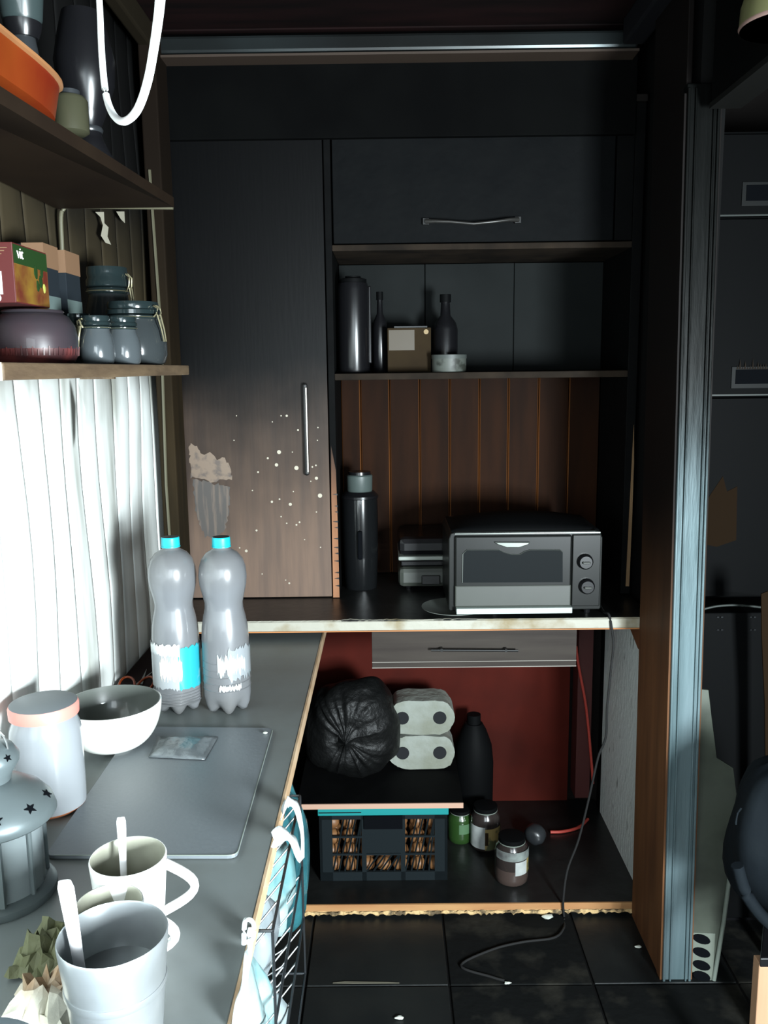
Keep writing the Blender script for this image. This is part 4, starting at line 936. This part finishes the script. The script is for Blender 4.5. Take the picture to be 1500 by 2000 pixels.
for y_ in (): G().box(WLX+.006, -.46, y_, y_+.012, UZ-.010, UZ-.0005).make('bracket', m_upshelf, us)
P_ = [WY(338, 405, UY+.006), WY(240, 404, UY+.006), WY(140, 403, UY+.006), WY(124, 408, UY+.004), WY(119, 425, UY+.0), WY(121, 480, UY-.0), WY(123, 560, UY), WY(124, 620, UY)]
o = G().tube(smoothpath(P_, 4), .0042, 8).make('wall_cable', m_pale, smooth=60); tag(o, 'pale cable running under the upper shelf end and down the wall', 'cable')
# things on the upper shelf
SH = UZ+.0185
q = WX(118, 190, -.405)
od = thing('baking_dish', 'orange-red oval plastic dish lying on the front of the upper shelf', 'dish', (-.472, WX(126, 190, -.405).y-.185, SH-.010))
od.rotation_euler.x = math.radians(2.0)
def oval(a, b, z, n=36, ex=.55): return [(a*math.copysign(abs(math.cos(2*PI*i/n))**ex, math.cos(2*PI*i/n)), b*math.copysign(abs(math.sin(2*PI*i/n))**ex, math.sin(2*PI*i/n)), z) for i in range(n)]
def ovalstack(rings):
    g = G(); n = 36; vs = [v for a, b, z in rings for v in oval(a, b, z)]; fs = []
    for j in range(len(rings)-1):
        for i in range(n): k = (i+1) % n; fs.append((j*n+i, j*n+k, (j+1)*n+k, (j+1)*n+i))
    fs.append(tuple(range(n))); return g.vf(vs, fs)
ovalstack([(.048, .225, 0), (.058, .24, .004), (.066, .25, .045), (.062, .246, .045), (.054, .235, .008), (.0, .0, .008)]).make('shell', m_orange, od, smooth=50, world=False)
ovalstack([(.064, .248, .043), (.070, .255, .045), (.070, .255, .049), (.062, .246, .049)]).make('rim', mat('peach_rim', (0.315, 0.1428, 0.0588), .4), od, smooth=50, world=False)
q = WY(150, 120, 1.30)
o = thing('vase', 'glossy black waisted vase behind the orange dish on the upper shelf', 'vase', (-.462, 1.44, SH))
G().lathe([(.032, 0), (.036, .006), (.022, .035), (.018, .05), (.028, .075), (.043, .115), (.046, .15), (.038, .19), (.03, .22)], n=36).make('body', m_dark, o, smooth=60, world=False)
G().lathe([(.020, .046), (.022, .05), (.020, .054)], n=28).make('collar', m_darkgrey, o, smooth=60, world=False)
o = thing('small_jar', 'small olive glass jar between the orange dish and the black vase', 'jar', (-.432, 1.272, SH))
o2 = thing('goblet', 'grey-green goblet on a dark stem behind the orange dish', 'glass', (-.500, 1.30, SH+.0))
G().lathe([(.022, 0), (.020, .11), (.016, .135)], n=24).make('foot', m_darkgrey, o2, smooth=50, world=False)
G().lathe([(.020, .135), (.024, .145), (.026, .155)], n=24).make('stem', m_dark, o2, smooth=50, world=False)
G().lathe([(.024, .155), (.027, .16), (.036, .25), (.037, .29)], n=24, open=True).make('bowl', mat('grey_green_glass', (0.03024, 0.0432, 0.0432), .3, coat=.4), o2, smooth=50, world=False)
G().lathe([(.018, 0), (.024, .004), (.024, .045), (.020, .05), (0, .05)], n=20).make('body', mat('olive_glass', (0.04, 0.04, 0.024), .3), o, smooth=50, world=False)
G().lathe([(.014, .05), (.014, .058), (0, .058)], n=16).make('rim', m_darkgrey, o, smooth=50, world=False)
# lower shelf: pot, cartons, clip jars
def onshelf(px, X): return WX(px, 716, X)
q = onshelf(72, -.520)
o = thing('clay_pot', 'round dark clay pot with maroon foot at the near end of the lower shelf', 'pot', (q.x, q.y, LZ+.0005)); r = .0615; h = .082
s_ = (q-EYE).dot(fw)/F; r = 80*s_; h = 112*s_
G().lathe([(r*.80, 0), (r*.90, h*.03), (r*.97, h*.14), (r*.995, h*.26)], n=44).make('foot', m_potlow, o, smooth=60, world=False)
G().lathe([(r*.995, h*.26), (r, h*.45), (r*.95, h*.65), (r*.82, h*.80), (r*.66, h*.87)], n=44).make('body', m_pot, o, smooth=60, world=False)
G().lathe([(r*.68, h*.86), (r*.72, h*.885), (r*.70, h*.91), (r*.4, h*.94), (0, h*.95)], n=36).make('lid', m_pot, o, smooth=50, world=False)
for k in range(30):
    a = math.radians(-170+k*7); hh = h*(.10+.07*((k*37) % 5)/5)
    g = G(); g.prism([Vector((math.cos(a+d)*r*(1.003 if z > h*.2 else .985), math.sin(a+d)*r*(1.003 if z > h*.2 else .985), z)) for d, z in ((-.02, h*.14), (.02, h*.14), (.012, h*.14+hh), (-.012, h*.14+hh))], (math.cos(a)*.001, math.sin(a)*.001, 0)); g.make('relief_stroke', m_potlow, o, world=False)
pt = (q.x, q.y, LZ+h*.95+.002)
# tea box on the pot lid
bx0 = WX(27, 530, -.505); yb0 = bx0.y; yb1 = WX(92, 530, -.505).y; zb0 = pt[2]; zb1 = WX(28, 474, -.505).z
tb = thing('tea_box', 'maroon and yellow tea carton reading vit standing on the clay pot lid', 'carton', (-.535, yb0+.04, zb0))
G().box(-.575, -.505, yb0, yb1, zb0, zb1).make('carton', m_maroon, tb, bevel=.0008)
hh = zb1-zb0; L = yb1-yb0; XF = -.505
G().box(XF, XF+.0006, yb0+.002, yb1-.001, zb0+hh*.02, zb0+hh*.66).make('printed_panel', m_printy, tb)
G().box(XF, XF+.0006, yb0+.002, yb1-.001, zb0+hh*.66, zb1-.002).make('green_band', m_printg, tb)
for k, (u, v, s) in enumerate(((.62, .60, .010), (.75, .45, .009), (.66, .36, .008), (.8, .62, .008))):
    g = G(); g.blob((XF+.0008, yb0+L*u, zb0+hh*v), (.0008, s*.7, s), .3, k, 10); g.make('leaf_print', m_printg, tb)
G().blob((XF+.001, yb0+L*.85, zb0+hh*.34), (.0008, .005, .007), .1, 2, 10).make('pear_print', mat('pear', (.35, .36, .08), .5), tb)
text('lettering', 'vit', .021, m_printw, tb, (XF+.0012-tb.location.x, yb0+L*.10-tb.location.y, zb0+hh*.76-tb.location.z), (PI/2, 0, PI/2))
G().box(-.5745, -.522, yb0-.0006, yb0, zb0+hh*.14, zb0+hh*.52).make('barcode_panel', m_printw, tb)
for k in range(10): G().box(-.572+.0035*k, -.572+.0035*k+.0014, yb0-.001, yb0-.0006, zb0+hh*.2, zb0+hh*.46).make('barcode_line', m_hole, tb)
for k in range(4): G().box(-.556, -.512-.004*k, yb0-.0008, yb0, zb0+hh*(.90-.05*k), zb0+hh*(.915-.05*k)).make('print_line', m_kraft, tb)
G().disc((-.530, yb0-.0008, zb0+hh*.08), .0055, 14).make('seal_print', m_printw, tb)
def carton(label, pxa, pxb, pyt, X, seed):
    a, b = WX(pxa, 600, X), WX(pxb, 600, X); zt_ = WX(pxa, pyt, X).z
    o = thing('carton', label, 'carton', (X-.02, (a.y+b.y)/2, LZ+.0005)); hh = zt_-LZ
    G().box(X-.042, X, a.y, b.y, LZ+.0005, zt_).make('box', m_carton, o, bevel=.001)
    G().box(X-.034, X+.0008, a.y-.0008, b.y+.0005, zt_-hh*.19, zt_+.0008).make('kraft_label', m_kraft, o)
    G().box(X, X+.0008, a.y, b.y, LZ+hh*.42, LZ+hh*.58).make('printed_band', m_cartonp, o)
    return o
carton('dark carton with kraft top, nearer of two cartons behind the clay pot', 92, 119, 478, -.545, 1)
carton('dark carton with kraft top, farther of two cartons behind the clay pot', 133, 160, 492, -.545, 2)
def clipjar(label, px, X, wpx, pyt, mb, mlid, clipang=-40):
    q = onshelf(px, X); s = (q-EYE).dot(fw)/F; r = wpx/2*s; h = WX(px, pyt, X).z-LZ
    o = thing('clip_jar', label, 'jar', (q.x, q.y, LZ+.0005))
    G().lathe([(r*.82, 0), (r*.92, h*.03), (r*1.0, h*.16), (r*1.0, h*.36), (r*.93, h*.54), (r*.80, h*.66), (r*.76, h*.72)], n=36).make('body', mb, o, smooth=60, world=False)
    G().lathe([(r*.80, h*.72), (r*.83, h*.735), (r*.83, h*.77), (r*.78, h*.785)], n=36).make('neck_ring', m_jarlid, o, smooth=50, world=False)
    G().lathe([(r*.78, h*.79), (r*.84, h*.80), (r*.84, h*.86), (r*.78, h*.88), (r*.80, h*.93), (r*.78, h*.99), (0, h)], n=36).make('lid', mlid, o, smooth=50, world=False)
    G().lathe([(r*.845, h*.745), (r*.86, h*.75), (r*.845, h*.755)], n=36).make('wire_ring', m_clip, o, smooth=60, world=False)
    a = math.radians(clipang); R = Matrix.Rotation(a, 3, 'Z')
    P = [R @ Vector(p) for p in ((r*.85, -.006, h*.75), (r*.98, -.006, h*.80), (r*1.0, -.005, h*.88), (r*.86, -.005, h*.92), (r*.86, .005, h*.92), (r*1.0, .005, h*.88), (r*.98, .006, h*.80), (r*.85, .006, h*.75))]
    G().tube(P, .0016, 6).make('clip_wire', m_clip, o, smooth=60, world=False)
    P = [R @ Vector(p) for p in ((r*.98, -.005, h*.78), (r*1.10, -.004, h*.55), (r*1.16, -.003, h*.36), (r*1.16, .003, h*.36), (r*1.10, .004, h*.55), (r*.98, .005, h*.78))]
    G().tube(P, .0016, 6).make('clip_lever', m_clip, o, smooth=60, world=False)
    return o
clipjar('tall sooty clip-top jar standing farthest back on the lower shelf', 220, -.555, 96, 526, m_jardark, m_jarlid, -10)
clipjar('large sooty clip-top jar at the right end of the lower shelf', 266, -.478, 122, 592, m_jardark, m_jarlid, -22)
clipjar('small grey clip-top jar in front of the large sooty jar', 243, -.448, 68, 620, m_jarmid, m_jarlid, -140)
clipjar('small grey clip-top jar, middle of three small clip jars', 192, -.462, 66, 618, m_jarmid, m_jarlid, -140)
clipjar('small grey clip-top jar half hidden behind the clay pot', 160, -.500, 52, 614, m_jarmid, m_jarlid, -30)
# torn membrane flaps and wall details between the shelves
tf = G().vf([WX(x, y, WLX+.008) for x, y in ((186, 414), (203, 414), (204, 436), (212, 444), (210, 462), (217, 478), (206, 474), (197, 460), (201, 440), (196, 424))], [tuple(range(10))]).make('torn_patch', mat('bare_wall_tear', (.45, .42, .33), .7), wl)
G().vf([WX(x, y, WLX+.008) for x, y in ((227, 413), (243, 413), (244, 436), (236, 428))], [(0, 1, 2, 3)]).make('torn_patch', bpy.data.materials['bare_wall_tear'], wl)
G().prism([WX(x, y, WLX+.012) for x, y in ((150, 748), (158, 775), (164, 800), (163, 860), (160, 880), (157, 850), (152, 780))], (.003, 0, 0)).make('peeling_strip', m_wallpanel, wl)
# white cable loop near the camera
P_ = [WY(x, y, Y) for x, y, Y in ((190, -60, .86), (195, 20, .86), (199, 110, .85), (207, 185, .84), (222, 225, .82), (243, 237, .80), (268, 215, .78), (288, 160, .76), (302, 85, .74), (312, 10, .72), (316, -60, .70))]
o = G().tube(smoothpath(P_), [.0028+.0012*min(1, i/60) for i in range(61)], 10).make('hanging_cable', m_white, smooth=60); tag(o, 'white cable hanging in a loop from the ceiling near the front', 'cable')

# ---------------------------------------------------------------- beyond the partition, right side
DY = 2.30
x0 = WY(1402, 500, DY).x
ds = thing('drawer_stack', 'sooty cabinet front with slot-handled drawers beyond the aluminium jamb', 'drawers', (x0+.25, DY, 0))
zl = [WY(1450, y, DY).z for y in (262, 425, 775)]
G().box(x0-.012, x0+.50, DY+.02, BWY, .62, zl[0]+.01).make('body', m_gloss, ds)
for i, (za, zb2) in enumerate(((zl[1]+.003, zl[0]), (zl[2]+.003, zl[1]-.003))):
    f = G().box(x0-.01, x0+.49, DY, DY+.018, za, zb2).make('drawer_front', m_gloss, ds, bevel=.002)
    G().box(x0, x0+.49, DY-.003, DY-.0005, za, za+.004).make('scraped_edge', m_scrape, f)
for px, y0, y1 in ((1457, 362, 393), (1436, 722, 750)):
    a, b = WY(px, y0, DY), WY(px, y1, DY)
    G().box(a.x-.010, a.x+.30, DY-.004, DY-.001, b.z-.012, a.z+.008).make('slot_surround', mat('slot_surround', (.010, .011, .011), .5, spec=.2), ds, bevel=.002)
    G().box(a.x, a.x+.29, DY-.006, DY-.004, b.z, a.z).make('slot_handle', m_hole, ds)
sg = G(); rg = random.Random(8)
for i in range(14):
    a = WY(1440+i*5, 718-rg.uniform(0, 18), DY-.005); b = WY(1440+i*5, 721, DY-.005)
    sg.prism([(b.x-.002, DY-.0055, b.z), (b.x+.003, DY-.0055, b.z), (a.x+.001, DY-.0055, a.z)], (0, .001, 0))
sg.make('scrape_mark', m_shelfedge, ds)['kind'] = 'stuff'
ap = thing('stove', 'black sooty stove with pale top rim beyond the aluminium jamb', 'stove', (x0+.2, 2.15, 0))
zr = WY(1420, 1190, 2.15).z
G().box(WY(1368, 1300, 2.15).x, x0+.36, 2.15, 2.295, .02, zr-.01).make('body', m_gloss, ap, bevel=.004)
G().box(WY(1368, 1300, 2.15).x+.02, x0+.34, 2.17, 2.28, 0, .02).make('plinth', m_dark, ap)
P_ = [WY(1366, 1192, 2.14), WY(1400, 1184, 2.14), WY(1440, 1182, 2.14), WY(1486, 1186, 2.14), WY(1530, 1192, 2.14)]
G().tube(smoothpath(P_), .003, 8).make('top_rim', m_scrape, ap, smooth=60)
for px in (1404, 1408, 1468, 1472):
    for py in (1205, 1230): q = WY(px, py, 2.148); G().box(q.x-.005, q.x+.005, 2.146, 2.150, q.z-.001, q.z+.001).make('indicator_mark', m_darkgrey, ap)
pts = [(1372, 1000), (1385, 970), (1412, 930), (1420, 960), (1440, 950), (1438, 1055), (1400, 1068), (1370, 1062)]
pn = G().box(WY(1365, 900, 2.28).x, x0+.4, 2.28, 2.296, zr, zl[2]-.004).make('splash_panel', m_gloss); tag(pn, 'black splash panel with a scorched brown patch above the stove', 'panel')
G().prism([WY(x, y, 2.2785) for x, y in pts], (0, .001, 0)).make('bare_patch', m_patch, pn)
pp = thing('plastic_strip', 'narrow pale plastic strip standing in front of the stove at the right edge', 'strip', tuple(WZ(1494, 1560, .0)))
G().prism([WY(x, y, 2.0) for x, y in ((1487, 1160), (1500, 1155), (1520, 1160), (1515, 1990), (1500, 1990), (1494, 1380), (1488, 1240))], (0, .004, 0)).make('strip', m_patch, pp)
# folded clear plastic panel with ovals
Yf = WZ(1370, 1915, 0).y
f0 = [(1346, 1895), (1352, 1500), (1358, 1352), (1366, 1346), (1384, 1348), (1390, 1400), (1400, 1480), (1432, 1500), (1440, 1560), (1432, 1655), (1412, 1800), (1392, 1918), (1370, 1915)]
fo = thing('plastic_tray', 'tall smoky clear plastic tray with oval holes leaning beside the jamb', 'tray', tuple(WZ(1368, 1915, 0)))
base = WZ(1368, 1916, 0)
def lean(x, y, d=0):
    p = WY(x, y, Yf+.005); k = p.z*.10; return Vector((p.x*(1+k/p.y), p.y+k+d, H+(p.z-H)*(1+k/p.y)))
g = G(); g.prism([lean(x, y) for x, y in f0], (0, .006, 0)); g.make('sheet', m_plastic, fo, bevel=.001)
G().tube([lean(1393, 1912, -.004), lean(1412, 1800, -.004), lean(1431, 1655, -.004)], .0055, 8).make('side_rim', m_plasticedge, fo, smooth=60)
G().tube([lean(1347, 1890, -.003), lean(1353, 1500, -.003), lean(1360, 1356, -.003)], .0025, 6).make('side_rim', m_plasticedge, fo, smooth=60)
G().prism([lean(x, y, -.003) for x, y in ((1348, 1820), (1396, 1822), (1391, 1915), (1346, 1893))], (0, .002, 0)).make('end_plate', mat('tray_end_grey', (.15, .17, .14), .5), fo)
for y_ in (1832, 1858, 1883, 1904):
    P = []
    for i in range(16):
        a = 2*PI*i/16; P.append(lean(1369+17*math.cos(a), y_+9*math.sin(a)+4*math.cos(a), -.0055))
    G().prism(P, (0, .002, 0)).make('oval_hole', m_hole, fo)
# dark cushion / bag on stool
c = WY(1530, 1640, 1.62)
c.z = WY(1530, 1640, 1.62).z
bgx = thing('padded_bag', 'blue-black padded bag resting on the pale wooden stool at the right edge', 'bag', (c.x, c.y, c.z-.17))
G().blob((c.x, c.y, c.z), (.105, .12, .17), .12, 4, 36).make('body', m_bluebag, bgx, smooth=70)
P_ = [WY(x, y, 1.50) for x, y in ((1440, 1690), (1455, 1740), (1480, 1780), (1510, 1810))]
G().tube(smoothpath(P_), .012, 8).make('piping', m_bluebag, bgx, smooth=60)
G().tube(smoothpath([WY(x, y, 1.53) for x, y in ((1437, 1610), (1440, 1590), (1448, 1578))]), .002, 6).make('zip_pull', m_bluebag, bgx, smooth=60)
st = thing('wooden_stool', 'pale wooden stool cut off by the bottom right corner', 'stool', (c.x+.02, c.y, 0))
zs = c.z-.172
lx = WY(1482, 1900, c.y-.11).x; lx2 = WY(1503, 1900, c.y+.09).x
G().prism([(lx-.004, c.y-.12, zs-.022), (lx+.20, c.y-.12, zs-.022), (lx2+.20, c.y+.12, zs-.022), (lx2-.004, c.y+.12, zs-.022)], (0, 0, .02)).make('seat', m_dark, st, bevel=.003)
for ax, ay in ((lx, c.y-.11), (lx+.16, c.y-.11), (lx2, c.y+.09), (lx2+.16, c.y+.09)):
    if 1: G().box(ax, ax+.028, ay, ay+.028, 0, zs-.022).make('leg', m_palewood, st, bevel=.002)
# lamp
lc_ = WY(1545, 5, 1.5); lp = thing('ceiling_lamp', 'olive glass lamp shade with pinkish rim in the top right corner', 'lamp', (lc_.x, lc_.y, lc_.z))
R_ = lc_.x-WY(1452, 20, 1.5).x
vs = [(R_*1.0, -.03), (R_*.98, .0), (R_*.8, .04), (R_*.4, .075), (R_*.1, .085)]
lp.location.z = WY(1545, 92, 1.5).z+.03+.035
G().lathe(vs, n=40).make('shade', m_olive, lp, smooth=60, world=False, solid=.003)
G().lathe([(R_*1.0, -.034), (R_*1.03, -.030), (R_*1.0, -.026), (R_*.97, -.030), (R_*1.0, -.034)], n=40).make('rim', mat('pink_rim', (.22, .14, .12), .3), lp, smooth=60, world=False)
G().lathe([(.01, .08), (.01, CEZ-lp.location.z-.001)], n=12).make('stem', m_dark, lp, world=False)
# ---------------------------------------------------------------- floor debris
for px, py, s, lb in ((780, 1985, .007, 'small white chip on the dark floor at the bottom middle'), (990, 1917, .005, 'tiny pale chip near the cord end on the floor'), (1245, 1847, .006, 'pale chip on the floor beside the brown jamb board'), (1068, 1790, .010, 'pale splinter below the cabinet front edge left of the cord')):
    q = WZ(px, py, .0)
    o = G().blob((q.x, q.y-.008, .0+s*.5), (s*1.6, s*.9, s*.5), .3, int(px), 12).make('debris_chip', m_debris, smooth=60); tag(o, lb, 'debris')
q0, q1 = WZ(650, 1921, .0), WZ(780, 1921, .0)
o = G().prism([(q0.x, q0.y, .0005), (q0.x+.03, q0.y+.005, .0005), (q1.x-.03, q1.y+.003, .0005), (q1.x, q1.y, .0005), (q0.x+.05, q0.y-.002, .0005)], (0, 0, .002)).make('wood_splinter', mat('grey_splinter', (.12, .11, .08), .7)); tag(o, 'long thin pale splinter lying on a floor tile joint', 'splinter')
